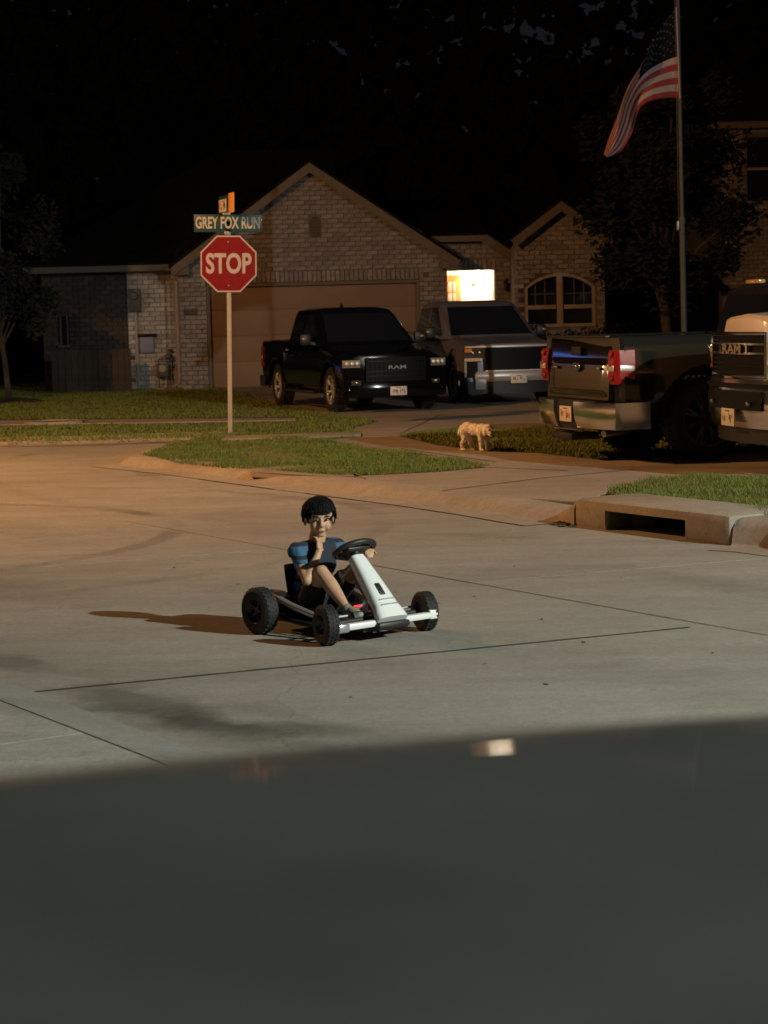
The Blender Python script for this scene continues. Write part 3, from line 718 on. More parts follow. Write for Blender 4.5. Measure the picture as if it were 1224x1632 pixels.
vo2 = [fm.bm.verts.new((x, YB + 0.11, z)) for x, z in oa]; vi2 = [fm.bm.verts.new((x, YB + 0.11, z)) for x, z in ia]
for k in range(n):
    j = (k + 1) % n
    for a, b in ((vo_, vi), (vi, vi2), (vi2, vo2), (vo2, vo_)): fm.bm.faces.new((a[k], a[j], b[j], b[k]))
fm.build('window_frame', trim_white, wino)
MB().box((acx, YB + 0.04, (sill + apx) / 2), (0.13, 0.12, apx - sill - 0.06), bev=0.008).build('mullion', trim_white, wino)
for s in (-1, 1):
    MB().box((acx + s * (ahw / 2 + 0.02), YB + 0.045, railz), (ahw - 0.13, 0.10, 0.09), bev=0.006).build('transom', trim_white, wino)
mu = mat('muntin', (0.14, 0.13, 0.13), 0.5)
for s in (-1, 1):
    for t in (0.36, 0.68):
        x = acx + s * (0.08 + (ahw - 0.1) * t); zt = apx - (abs(x - acx) / ahw) ** 2 * (apx - spr) - 0.06
        MB().box((x, YB + 0.105, (zt + railz) / 2), (0.018, 0.018, zt - railz)).build('muntin', mu, wino)
    MB().box((acx + s * (ahw / 2 + 0.02), YB + 0.105, (railz + spr) / 2 + 0.08), (ahw - 0.13, 0.02, 0.018)).build('muntin', mu, wino)
bz = lambda x: bp[1] + 0.11 - abs(x - bp[0]) * bs
board((be[0], bz(be[0])), (bp[0], bp[1] + 0.11), YB - 0.28, 0.17, 'rake_board'); board((bp[0], bp[1] + 0.11), (br_ + 0.25, bz(br_ + 0.25)), YB - 0.283, 0.17, 'rake_board')
for s in (-1, 1):
    xe = be[0] - 0.05 if s < 0 else br_ + 0.3
    MB().prism([(xe, YB - 0.30, bz(xe)), (bp[0], YB - 0.30, bp[1] + 0.12), (bp[0], YB + 8, bp[1] + 0.12), (xe, YB + 8, bz(xe))], (0, 0, 0.05)).build('roof', shingle, house, smooth=False)
MB().box((bl_ + 0.1, YB + 0.75, (LZ + be[1]) / 2), (0.2, 1.1, be[1] - LZ)).build('wall', mortar_mat, house)

# utilities on the pale wall
gx, gz = xz(262, 600, YW)
def fade_pipe(name, label, cat, build, m):
    return None
gm = empty('gas_meter', 'small dark gas meter with pipes standing against the pale brick wall', 'gas meter', (gx, YW - 0.25, LZ))
dkm = mat('meter_grey', (0.07, 0.07, 0.065), 0.6)
mb = MB(); mb.box((0, 0, 0.42), (0.26, 0.16, 0.30), bev=0.03); mb.build('meter_case', dkm, gm)
MB().lathe([(0, -0.02), (0.08, -0.02), (0.08, 0.0), (0, 0.0)], 'Y', (0, -0.085, 0.46), 16).build('dial', mat('dial', (0.3, 0.3, 0.28), 0.3), gm)
mb = MB(); mb.tube([(-0.09, 0, 0.0), (-0.09, 0, 0.30)], 0.02, 8); mb.tube([(0.09, 0, 0.0), (0.09, 0, 0.30)], 0.02, 8); mb.tube([(-0.09, 0, 0.55), (-0.09, 0, 0.66), (0.14, 0, 0.66), (0.20, 0, 0.60), (0.20, 0.1, 0.50)], 0.018, 8); mb.ball((0.14, -0.02, 0.72), (0.09, 0.05, 0.07), 10); mb.build('pipe', dkm, gm)
MB().box((0.05, -0.05, 0.02), (0.5, 0.35, 0.05), bev=0.01).build('concrete_pad', kerb_mat, gm)
ex_, ez_ = xz(216, 500, YW)
em = empty('electric_meter', 'grey electric meter box with a tall conduit on the pale brick wall', 'electric meter', (ex_, YW - 0.08, LZ))
cz1 = xz(216, 475, YW)[1] - LZ
MB().box((0, 0, cz1 - 0.05), (0.26, 0.14, 0.5), bev=0.015).build('meter_box', dkm, em); MB().lathe([(0, -0.1), (0.07, -0.1), (0.085, -0.06), (0.085, 0.0)], 'Y', (0, -0.02, cz1 + 0.04), 18).build('glass_dial', dkm, em)
MB().tube([(0.02, 0.02, 0.0), (0.02, 0.02, cz1 - 0.3)], 0.028, 8).build('conduit', mat('conduit', (0.30, 0.29, 0.27), 0.5), em)
MB().box((0.24, 0.0, cz1 - 1.03), (0.3, 0.1, 0.34), bev=0.01).build('junction_box', mat('blue_grey', (0.20, 0.22, 0.30), 0.6), em)
MB().tube([(0.05, -0.02, cz1 - 0.82), (0.46, -0.02, cz1 - 0.82)], 0.035, 8).build('pipe_run', dark_plastic, em)
hx, hzz = xz(272, 558, YW)
hb = empty('hose_stand', 'thin dark pipe with a round cap beside the downspout', 'pipe', (hx, YW - 0.2, LZ))
MB().tube([(0, 0, 0), (0, 0, hzz - LZ)], 0.014, 8).build('stem', dkm, hb); MB().lathe([(0, 0.03), (0.05, 0.02), (0.05, -0.02), (0, -0.03)], 'Z', (0, 0, hzz - LZ), 12).build('cap', dkm, hb)

# fence left of the house
fw = mat('fence_wood', (0.055, 0.045, 0.035), 0.9, var=0.3, scale=5, island=0.2)
fence = empty('wooden_fence', 'low dark wooden fence and gate in the shade in front of the side wall', 'fence', (0, 0, 0))
fy = 44.3; x0, x1 = xz(88, 600, fy)[0], xz(212, 600, fy)[0]; fz = xz(150, 557, fy)[1]
fence.location = (x0, fy, LZ); plank = MB().box((0, 0, (fz - LZ) / 2), (0.135, 0.02, fz - LZ), bev=0.004).mesh('slat', fw)
k = 0; x = 0
while x < x1 - x0: place(plank, 'slat', fence, (x, random.uniform(-.004, .004), 0), (0, random.uniform(-.01, .01), 0)); x += 0.142
for z in (0.25, fz - LZ - 0.2): MB().box(((x1 - x0) / 2, 0.035, z), (x1 - x0 + 0.1, 0.04, 0.09)).build('rail', fw, fence)

# two storey house at right
YN = 50.0
h2 = empty('neighbour_house', 'two storey brick house partly hidden by the dark tree at right', 'house', (0, 0, 0))
nl = xz(1150, 300, YN)[0]; nr = nl + 9; nz = xz(1180, 205, YN)[1]
n0, n1, m0, m1 = xz(1188, 300, YN)[0], xz(1290, 300, YN)[0], xz(1205, 320, YN)[1], xz(1205, 219, YN)[1]
npoly = [(nl, LZ), (nr, LZ), (nr, nz), (nl, nz)]
wallmesh(npoly, [(n0, n1, m0, m1)], YN, 0.2, 'wall', mortar_mat, h2)
WN = Wall(); WN.course(npoly, [(n0, n1, m0, m1)], YN); WN.rest = [b for b in WN.rest if b[0] < nl + 3]; WN.whole = [b for b in WN.whole if b[0] < nl + 3]; WN.finish(h2)
MB().box((nl + 0.1, YN + 5.2, (LZ + nz) / 2), (0.2, 10, nz - LZ)).build('wall', mortar_mat, h2)
MB().box(((nl + nr) / 2, YN - 0.15, nz + 0.06), (nr - nl + 0.7, 0.42, 0.16), bev=0.01).build('eave', trim_tan, h2)
MB().prism([(nl - 0.4, YN - 0.38, nz + 0.14), (nr + 0.4, YN - 0.38, nz + 0.14), (nr - 4, YN + 5, nz + 3), (nl + 4, YN + 5, nz + 3)], (0, 0, 0.06)).build('roof', shingle, h2, smooth=False)
MB().prism([(nl - 0.4, YN - 0.38, nz + 0.14), (nl + 4, YN + 5, nz + 3), (nl + 4, YN + 6, nz + 3), (nl - 0.4, YN + 11, nz + 0.14)], (0, 0, 0.06)).build('roof', shingle, h2, smooth=False)
nw = MB().box(((n0 + n1) / 2, YN + 0.1, (m0 + m1) / 2), (n1 - n0, 0.02, m1 - m0)).build('window', house_glass, h2)
rz_ = xz(1205, 269, YN)[1]
MB().box(((n0 + n1) / 2, YN + 0.05, rz_), (n1 - n0 - 0.01, 0.07, 0.06)).build('sash_rail', trim_white, nw)
MB().box(((n0 + n1) / 2, YN - 0.02, m1 + 0.05), (n1 - n0 + 0.15, 0.08, 0.11)).build('window_head', trim_tan, nw)
MB().box((n0 + 0.02, YN + 0.04, (m0 + m1) / 2), (0.05, 0.08, m1 - m0)).build('window_frame', mat('trim_dim', (0.15, 0.14, 0.14), 0.6), nw)

# ================================================================== TREES
bark = mat('bark', (0.075, 0.050, 0.034), 0.9, var=0.4, scale=12, bump=0.01, bscale=30)
leafm = mat('leaf', (0.010, 0.014, 0.007), 0.9, var=0.4, scale=1.0, island=0.35)
def tree(name, label, x, y, h, r, n, leaf, trunk_h, tr=0.06, group=None, squash=1.15, seed=1, lowest=0.0):
    rnd = random.Random(seed); t = empty(name, label, 'tree', (x, y, LZ), 0, group)
    mb = MB(); top = Vector((rnd.uniform(-.2, .2), 0, trunk_h))
    mb.tube([(0.02, 0, -0.05), (0.0, 0, 0.08), (-0.03, 0, trunk_h * .5), top, top + Vector((0.1, 0, (h - trunk_h) * .5))], [tr * 1.7, tr * 1.1, tr, tr * .85, tr * .35], 9)
    clumps = []
    cz = (h + trunk_h) / 2; rz2 = (h - trunk_h) / 2 + 0.2
    for k in range(int(26 + r * 6)):
        while True:
            v = Vector((rnd.uniform(-1, 1), rnd.uniform(-1, 1), rnd.uniform(-1, 1)))
            if v.length < 1: break
        p = Vector((v.x * r, v.y * r, cz + v.z * rz2)); clumps.append((p, rnd.uniform(.22, .42) * r))
        if k < 12: mb.tube([top + Vector((0, 0, -0.3 + k * 0.03)), top.lerp(p, .5) + Vector((0, 0, .15)), p], [tr * .5, tr * .3, tr * .12], 5, caps=False)
    mb.build('trunk', bark, t)
    v_, f_ = [], []
    for k in range(n):
        c, cr = clumps[rnd.randrange(len(clumps))]
        d = Vector((rnd.gauss(0, 1), rnd.gauss(0, 1), rnd.gauss(0, 1))).normalized() * cr * rnd.uniform(.3, 1.05)
        p = c + d
        a = Vector((rnd.gauss(0, 1), rnd.gauss(0, 1), rnd.gauss(0, .6))).normalized(); b = a.orthogonal().normalized(); s = leaf * rnd.uniform(.6, 1.3)
        i = len(v_); v_ += [p - a * s, p - b * s * .5, p + a * s, p + b * s * .5]; f_.append((i, i + 1, i + 2, i + 3))
    me = bpy.data.meshes.new('crown'); me.from_pydata(v_, [], f_); me.materials.append(leafm); me.update()
    place(me, 'crown', t); return t
p = G(14, 641, LZ)
tree('young_tree', 'young tree with a slim pale trunk at the left edge of the lawn', p.x, p.y, 4.6, 1.15, 5200, 0.075, 1.35, 0.055, seed=4)
p = G(1062, 640, LZ)
tree('shade_tree', 'large dark tree behind the flagpole hiding part of the houses', D(1066, 500, 40).x, 40.0, 6.0, 1.55, 14000, 0.085, 1.75, 0.10, seed=8)
tree('lawn_tree', 'broad tree on the side lawn left of the young tree', -9.6, 32.5, 8.2, 2.1, 9000, 0.12, 2.6, 0.11, seed=21)
def evergreen(label, px_, Y, r, h, seed):
    rnd = random.Random(seed); x = D(px_, 560, Y).x; t = empty('evergreen_shrub', label, 'shrub', (x, Y, LZ))
    MB().tube([(0, 0, -0.02), (0, 0, h * .8)], [0.05, 0.02], 6).build('stem', bark, t); v_, f_ = [], []
    for k in range(4200):
        u_ = rnd.random() ** .8; rr = r * (1 - u_ * .75) * rnd.uniform(.4, 1.08) * (1 + .2 * math.sin(u_ * 19)); a = rnd.uniform(0, math.tau)
        p = Vector((rr * math.cos(a), rr * math.sin(a), 0.05 + u_ * h)); a = Vector((rnd.gauss(0, 1), rnd.gauss(0, 1), rnd.gauss(0, 1))).normalized(); b = a.orthogonal().normalized(); s = rnd.uniform(.04, .09)
        i = len(v_); v_ += [p - a * s, p - b * s * .5, p + a * s, p + b * s * .5]; f_.append((i, i + 1, i + 2, i + 3))
    me = bpy.data.meshes.new('foliage'); me.from_pydata(v_, [], f_); me.materials.append(leafm); me.update(); place(me, 'foliage', t)
mulch = MB(); q = G(14, 642, LZ)
rows = [[(q.x + rr * math.cos(a) * 1.0, q.y + rr * math.sin(a) * 0.9, LZ + zz) for a in [k * math.tau / 24 for k in range(24)]] for rr, zz in ((0.75, 0.0), (0.6, 0.05), (0.3, 0.09), (0.02, 0.1))]
mulch.grid(rows, True); tag(mulch.build('mulch_mound', mat('mulch', (0.05, 0.03, 0.02), 0.95, var=0.4, scale=20, bump=0.02)), 'round mound of dark mulch at the foot of the young tree', 'mulch mound')
# shrubs under the arched window and along the bay
def shrub(label, x, y, r, h, seed):
    rnd = random.Random(seed); t = empty('shrub', label, 'shrub', (x, y, LZ), 0, 'shrubs under the arched window')
    MB().tube([(0, 0, -0.02), (0.02, 0, h * .5)], [0.03, 0.015], 6).build('stem', bark, t); v_, f_ = [], []
    for k in range(900):
        d = Vector((rnd.gauss(0, 1), rnd.gauss(0, 1), rnd.gauss(0, 1))).normalized() * rnd.uniform(.5, 1.05)
        p = Vector((d.x * r, d.y * r, h * .5 + d.z * h * .5)); a = Vector((rnd.gauss(0, 1), rnd.gauss(0, 1), rnd.gauss(0, 1))).normalized(); b = a.orthogonal().normalized(); s = rnd.uniform(.03, .07)
        i = len(v_); v_ += [p - a * s, p - b * s * .5, p + a * s, p + b * s * .5]; f_.append((i, i + 1, i + 2, i + 3))
    me = bpy.data.meshes.new('foliage'); me.from_pydata(v_, [], f_); me.materials.append(leafm); me.update(); place(me, 'foliage', t)
for px_, hh, lb in ((848, 1.25, 'leafy shrub under the left half of the arched window'), (872, 0.95, 'low shrub near the middle of the arched window'), (905, 1.1, 'dark rounded shrub under the right half of the arched window'), (945, 1.15, 'dark shrub at the right end of the row beside the arched window'), (985, 1.3, 'tall dark shrub beside the shade tree trunk')):
    shrub(lb, D(px_, 520, 43.4).x, 43.4, 0.5, hh, px_)

# far woods behind the houses: one dark mass of foliage with a few gaps, trunks inside it
rnd = random.Random(3); v_, f_ = [], []
holes = [(715, 55, 13), (838, 45, 22), (862, 62, 15), (740, 205, 15), (600, 112, 11), (672, 128, 8), (820, 152, 8), (985, 40, 24), (1010, 18, 20), (955, 12, 14), (705, 30, 8), (765, 50, 8), (1015, 60, 12), (650, 195, 6), (610, 180, 7), (845, 108, 6)]
def px_of(p):
    d = p - CAM; z = d.dot(FWD); return CX + FPX * d.dot(RT) / z, CY - FPX * d.dot(UP) / z
gaps = []
for (hx, hy, hr) in holes:                      # openings in the canopy, at their real place in the wood
    a = D(hx, hy, 66); gaps.append((a, hr * 0.72 * 66 / FPX))
N = 42000
for k in range(N):
    p = Vector((rnd.uniform(-20, 21), rnd.uniform(62, 70), rnd.uniform(-0.2, 18) if k % 5 else rnd.uniform(-.2, 9)))
    bad = False
    for c, rr in gaps:
        w_ = c - CAM; q = p - CAM; q = CAM + q * (w_.y / q.y) - c
        if q.length < rr * (0.75 + 0.5 * noise.noise(q * 3.0)): bad = rnd.random() < 0.93; break
    if bad: continue
    a = Vector((rnd.gauss(0, 1), rnd.gauss(0, .5), rnd.gauss(0, 1))).normalized(); b = a.cross(Vector((0, 1, 0))).normalized(); s = rnd.uniform(.16, .5)
    if any((c - p).length < rr * 3 + 1 for c, rr in gaps): s *= 0.45
    i = len(v_); v_ += [p - a * s, p - b * s * .55, p + a * s, p + b * s * .55]; f_.append((i, i + 1, i + 2, i + 3))
me = bpy.data.meshes.new('woods'); me.from_pydata(v_, [], f_); me.materials.append(mat('woods_leaf', (0.010, 0.012, 0.008), 0.9, spec=0.1)); me.update()
tag(place(me, 'woods', None), 'dark woods behind the houses', 'woods', kind='stuff')


# ================================================================== PICKUP TRUCKS (x forward, y left, origin on the ground under the front axle)
def solid(rows, off):
    """a curved sheet of grid points given thickness along off"""
    mb = MB(); off = Vector(off); v = mb.grid(rows); u = [[mb.bm.verts.new(p.co - off) for p in r] for r in v]
    for a, b in zip(u, u[1:]):
        for k in range(len(a) - 1): mb.bm.faces.new((a[k + 1], a[k], b[k], b[k + 1]))
    def side_(a, b):
        for k in range(len(a) - 1): mb.bm.faces.new((a[k], b[k], b[k + 1], a[k + 1]))
    side_(v[0], u[0]); side_(v[-1], u[-1]); side_([r[0] for r in v], [r[0] for r in u]); side_([r[-1] for r in v], [r[-1] for r in u])
    return mb
def lin(a, b, n): return [a + (b - a) * k / n for k in range(n + 1)]

def wheel_meshes(rim_m, spokes, key, rad=0.40, wd=0.27, rimr=0.25):
    t = MB().lathe([(rimr, -wd * .42), (rad - 0.05, -wd * .5), (rad - 0.015, -wd * .42), (rad, -wd * .28), (rad, wd * .28), (rad - 0.015, wd * .42), (rad - 0.05, wd * .5), (rimr, wd * .42), (rimr - 0.01, 0)], 'Y', seg=44, close=True)
    for k in range(44):
        a = k * math.tau / 44
        for s in (-1, 1): t.box((rad * math.cos(a), s * wd * .30, rad * math.sin(a)), (0.03, wd * .22, 0.012), Matrix.Rotation(-a, 3, 'Y'))
    tm = t.mesh('tyre', black_rubber)
    r = MB().lathe([(rimr + 0.005, -wd * .43), (rimr + 0.012, -wd * .44), (rimr - 0.02, -wd * .36), (rimr - 0.03, wd * .2), (rimr - 0.02, wd * .42)], 'Y', seg=36)
    bar_ = MB().lathe([(rimr - 0.005, -wd * .36), (rimr - 0.03, wd * .1), (0.05, wd * .06), (0, wd * .06)], 'Y', seg=28)
    rimback = bar_.mesh('rim_barrel', mat('barrel_black', (0.02, 0.02, 0.02), 0.5, 0.5))
    r = MB().lathe([(rimr + 0.005, wd * .30), (rimr + 0.012, wd * .44), (rimr - 0.015, wd * .44), (rimr - 0.02, wd * .30)], 'Y', seg=40)
    r.lathe([(0, wd * .30), (0.085, wd * .30), (0.09, wd * .22), (0.09, wd * .05), (0, wd * .05)], 'Y', seg=20)
    for k in range(spokes):
        a = k * math.tau / spokes
        for da in (-0.10, 0.10):
            p = Vector((0.07 * math.cos(a), wd * .22, 0.07 * math.sin(a))); q = Vector(((rimr - .015) * math.cos(a + da), wd * .34, (rimr - .015) * math.sin(a + da))); r.bar(p, q, 0.035, 0.028, 0.006)
    for k in range(6):
        a = k * math.tau / 6; r.ball((0.055 * math.cos(a), wd * .31, 0.055 * math.sin(a)), 0.012, 6)
    rm = r.mesh('rim', rim_m)
    d = MB().lathe([(0, -0.01), (0.17, -0.01), (0.17, 0.01), (0, 0.01)], 'Y', seg=24).mesh('brake_disc', mat('brake', (0.10, 0.10, 0.10), 0.5, 0.8))
    return tm, rm, rimback

def plate(parent, loc, rot, ink=(0.35, 0.05, 0.04), w_=0.305):
    p = place(MB().box((0, 0, 0), (0.012, w_, 0.155), bev=0.004).mesh('licence_plate', mat('plate_white', (0.62, 0.60, 0.56), 0.45)), 'licence_plate', parent, loc, rot)
    im = mat('plate_ink%d' % int(ink[0] * 100), ink, 0.6); g = MB(); rnd = random.Random(int(loc[0] * 991))
    for k in range(7):
        y = -0.105 + k * 0.035
        if k == 3: continue
        for s_ in range(3):
            g.box((0.0072, y + rnd.uniform(-.006, .006), rnd.uniform(-.03, .025)), (0.002, rnd.choice((0.006, 0.018)), rnd.choice((0.007, 0.045))))
    g.box((0.0072, 0, 0.055), (0.002, 0.11, 0.012)); g.build('plate_print', im, p, smooth=False)
    return p

def pickup(name, label, style, front, theta, scale, paint, P, wheels):
    F = Vector((math.sin(theta), -math.cos(theta), 0))
    t = empty(name, label, 'pickup truck', (0, 0, 0), math.atan2(F.y, F.x), 'pickup trucks parked in the driveways', scale)
    loc = Vector(front); loc.z = P.get('gz', LZ + 0.012); t.location = loc
    hf, hr, belt, bed, roof, zb = P['hf'], P['hr'], P['belt'], P['bed'], P['roof'], P['zb']
    WB = P.get('wb', 3.57); RE = -WB - P.get('over', 1.12); CB = P.get('cab', -2.98)
    def zt(x):
        if x > -0.68: return hf + (hr - hf) * (0.95 - x) / 1.63
        if x > CB + 0.02: return belt
        return bed
    def prof(x):
        z = zt(x); w = 0.985 if x < 0.6 else 0.985 - 0.05 * (x - 0.6) / 0.35
        if x < -4.4: w = 0.97
        cr = P.get('crown', 0.03) if x > -0.68 else 0.0
        if x < CB + 0.02: return [(0, zb), (w - .10, zb), (w - .03, zb + .06), (w, zb + .30), (w - .004, z - .30), (w - .008, z - .16), (w - .014, z - .07), (w - .025, z - .025), (w - .05, z - .004), (w - .12, z), (w - .45, z), (0, z)]
        return [(0, zb), (w - .10, zb), (w - .03, zb + .06), (w, zb + .30), (w - .004, z - .32), (w - .018, z - .19), (w - .05, z - .10), (w - .10, z - .04), (w - .17, z - 0.004), (w - .27, z + cr * .7), (w - .45, z + cr), (0, z + cr * 1.4)]
    def bend(x, y): return x - (0.16 * (abs(y) / 0.98) ** 2.4 * max(0, (x - 0.2) / 0.75) if x > 0.2 else 0) + (0.03 * max(0, abs(y) - 0.80) / 0.18 if x < RE + 0.03 else 0)
    def sy(x, z):
        pr = prof(x)
        for (ya, za), (yb, zc) in zip(pr[1:], pr[2:]):
            if za <= z <= zc: return ya + (yb - ya) * (z - za) / max(1e-6, zc - za)
        return pr[4][0]
    xs = [0.95, 0.93, 0.85, 0.6, 0.3, 0, -0.35, -0.67, -0.69, -1.3, -2.1, CB + 0.03, CB + 0.01, -3.3, -4.0, RE + 0.06, RE]
    b = MB(); rows = []
    for x in xs:
        pr = prof(x); sc = 0.97 if x in (0.95, RE) else 1.0
        ring = [(y, z) for y, z in pr] + [(-y, z) for y, z in pr[-2:0:-1]]
        rows.append([Vector((bend(x, y), y * sc, z - (0.03 if x == 0.95 and z > 0.8 else 0))) for y, z in ring])
    b.grid(rows, True); b.bm.verts.ensure_lookup_table(); n = len(rows[0])
    b.bm.faces.new(b.bm.verts[:n][::-1]); b.bm.faces.new(b.bm.verts[-n:])
    cuts = []
    for wx in (0, -WB):
        for s in (-1, 1):
            c = MB(); c.lathe([(0, 0.38), (0.49, 0.38), (0.49, -0.33), (0, -0.33)], 'Y', (wx, s * 0.90, 0.42), 36); bmesh.ops.remove_doubles(c.bm, verts=c.bm.verts[:], dist=1e-5); cuts.append(c)
    c = MB(); c.box(((CB - 0.06 + RE + 0.09) / 2, 0, bed + 0.1), (abs(RE - CB) - 0.15, 1.60, 1.1)); cuts.append(c)
    for x in (-0.72, -1.94, CB + 0.01):        # shut lines of the doors and the cab
        for s in (-1, 1): c = MB(); c.box((x, s * 0.98, 0.9), (0.009, 0.06, 0.9)); cuts.append(c)
    bo = boolean(b, cuts, 'body', paint, t, angle=30)
    MB().box((-WB / 2, 0, zb - 0.02), (WB - 0.5, 1.1, 0.22), bev=0.02).build('chassis', dark_plastic, t)
    # cab
    def ring(k): return
    zs = [belt - 0.02, belt + 0.12, belt + (roof - belt) * .5, roof - 0.13, roof - 0.05, roof - 0.012, roof]
    def hw(z):
        q = (z - belt) / (roof - 0.06 - belt); return 0.925 - 0.17 * q if q <= 1 else 0.755 - 0.22 * ((z - (roof - 0.06)) / 0.06) ** 1.4
    def xf(z):
        q = (z - belt) / (roof - 0.08 - belt); return -0.58 - 0.86 * min(1, q) - (0.32 * ((z - (roof - 0.08)) / 0.08) ** 1.2 if q > 1 else 0)
    def xb(z):
        q = (z - belt) / (roof - 0.06 - belt); return CB + 0.03 + 0.10 * min(1, q) + (0.12 * ((z - (roof - 0.06)) / 0.06) if q > 1 else 0)
    cb = MB(); rows = []
    for z in zs:
        h, f, r_ = hw(z), xf(z), xb(z); cr = 0.15; pts = []
        for (cx_, cy_, a0) in ((f - cr, h - cr, 0), (r_ + cr, h - cr, 90), (r_ + cr, -h + cr, 180), (f - cr, -h + cr, 270)):
            for k in range(6): a = R(a0 + 18 * k); pts.append(Vector((cx_ + cr * math.cos(a), cy_ + cr * math.sin(a), z)))
        for p in pts:
            if p.x > f - cr - 0.001: p.x += 0.12 * (1 - (p.y / h) ** 2)
        # extra points across the windscreen
        out = pts[:]; mid = [Vector((f + 0.12 * (1 - (y / h) ** 2), y, z)) for y in lin(-h + cr, h - cr, 6)[1:-1]]
        rows.append(out + mid)
    cb.grid(rows, True); cb.bm.verts.ensure_lookup_table(); cb.bm.faces.new(cb.bm.verts[-len(rows[0]):])
    cab = cb.build('cab', paint, t, angle=50)
    z0, z1 = belt + 0.05, roof - 0.12
    g = solid([[Vector((xf(z) + 0.12 * (1 - (y / hw(z)) ** 2) + 0.008, y, z + 0.004)) for y in lin(-hw(z) + .12, hw(z) - .12, 8)] for z in lin(z0, z1, 5)], (0.012, 0, 0.008)); g.build('windscreen', auto_glass, cab)
    g = solid([[Vector((xb(z) - 0.008, y, z)) for y in lin(-hw(z) + .12, hw(z) - .12, 6)] for z in lin(z0 + .05, z1, 4)], (-0.012, 0, 0)); g.build('rear_window', auto_glass, cab)
    for s in (-1, 1):
        for x_a, x_b in ((lambda z: xf(z) - 0.17, lambda z: -1.92), (lambda z: -2.02, lambda z: xb(z) + 0.17)):
            g = solid([[Vector((x, s * (hw(z) + 0.006), z)) for x in lin(x_a(z), x_b(z), 3)] for z in lin(z0, z1, 4)], (0, s * 0.012, 0)); g.build('side_window', auto_glass, cab)
        m_ = MB(); m_.box((-0.98, s * 1.10, belt + 0.10), (0.10, 0.20, 0.22), bev=0.035); m_.bar((-0.98, s * 0.92, belt + 0.02), (-0.98, s * 1.06, belt + 0.05), 0.05)
        mi = m_.build('mirror', P.get('mirror', dark_plastic), t)
        MB().box((-1.033, s * 1.10, belt + 0.10), (0.006, 0.16, 0.18), bev=0.002).build('mirror_glass', chrome, mi)
        MB().box((-0.93, s * 1.15, belt + 0.12), (0.012, 0.07, 0.03), bev=0.004).build('turn_signal', mat('amber_lens', (0.55, 0.22, 0.03), 0.15, coat=0.5), mi)
        for x in (-1.78, -2.80): MB().box((x, s * (sy(x, belt - 0.17) + 0.02), belt - 0.17), (0.19, 0.025, 0.035), bev=0.01).build('door_handle', P.get('handle', paint), t)
    if P.get('fin'): MB().prism([(-2.35, -0.02, roof - 0.005), (-2.18, -0.02, roof - 0.005), (-2.33, -0.01, roof + 0.075)], (0, 0.04, 0)).build('antenna_fin', dark_plastic, cab)
    if P.get('cargo'):
        for y in (0,):
            MB().box((CB + 0.10, y, roof + 0.012), (0.08, 0.30, 0.045), bev=0.014).build('marker_lamp', mat('marker_lens', (0.50, 0.32, 0.14), 0.12, coat=0.8), cab)
    # wheels
    tm, rm, dmh = wheels; R0 = P.get('wr', 0.40)
    for wx in (0, -WB):
        for s in (-1, 1):
            wh = place(tm, 'wheel', t, (wx, s * 0.83, R0), (0, random.uniform(0, 6), 0) if s > 0 else (0, random.uniform(0, 6), math.pi))
            place(rm, 'rim', wh); place(dmh, 'rim_barrel', wh)
            a = solid([[Vector((wx + rr * math.cos(q), s * (sy(wx, 0.85) + 0.006 + (0.012 if rr > 0.5 else 0.0)), 0.42 + rr * math.sin(q))) for q in lin(R(-8), R(188), 18)] for rr in (0.488, 0.53)], (0, s * 0.02, 0)); a.build('arch_trim', dark_plastic if P.get('dark_arch') else paint, t)
        MB().tube([(wx, -0.7, R0), (wx, 0.7, R0)], 0.05, 8).build('axle', dark_plastic, t)
    fx = lambda y, o=0.0: 0.95 - 0.16 * (abs(y) / 0.98) ** 2.4 + o
    def fpanel(nm, y0, y1, za, zb_, o, th, m, par=None, ny=12, nz=3, bulge=0.0):
        g = solid([[Vector((fx(y, o + bulge * math.sin(math.pi * (z - za) / (zb_ - za))), y, z)) for y in lin(y0, y1, ny)] for z in lin(za, zb_, nz)], (th, 0, 0)); return g.build(nm, m, par or t)
    def bar_letters(s, z, size, m, par, sx=1.0, off=0.0): text(s, size, m, 'letters', par, (fx(0, 0.075), 0, z), (R(90), 0, R(90)), 0.004, sx, off)
    lens = mat('headlight_lens', (0.85, 0.82, 0.78), 0.2, 0.2, coat=1.0)
    dark_lens = mat('smoked_lens', (0.05, 0.045, 0.04), 0.08, coat=1.0)
    mesh_m = mat('grille_black', (0.004, 0.004, 0.005), 0.5, spec=0.15)
    amber = mat('amber_lens', (0.55, 0.22, 0.03), 0.15, coat=0.5)
    if style == 'ram_black':
        hl = 0.86
        gr = fpanel('grille', -0.56, 0.56, 0.56, 0.98, 0.03, 0.03, mesh_m)
        for z in (0.64, 0.72, 0.90): fpanel('grille_bar', -0.53, 0.53, z, z + 0.025, 0.048, 0.02, mat('gloss_black', (0.004, 0.004, 0.004), 0.35, spec=0.2), gr, nz=1)
        for k in range(-6, 7): MB().box((fx(k * .08, 0.038), k * .08, 0.77), (0.015, 0.012, 0.38)).build('grille_slat', mesh_m, gr)
        text('RAM', 0.088, mat('badge', (0.22, 0.21, 0.21), 0.35, 0.6), 'letters', gr, (fx(0, 0.055), 0, 0.80), (R(90), 0, R(90)), 0.004, 1.9, 0.002)
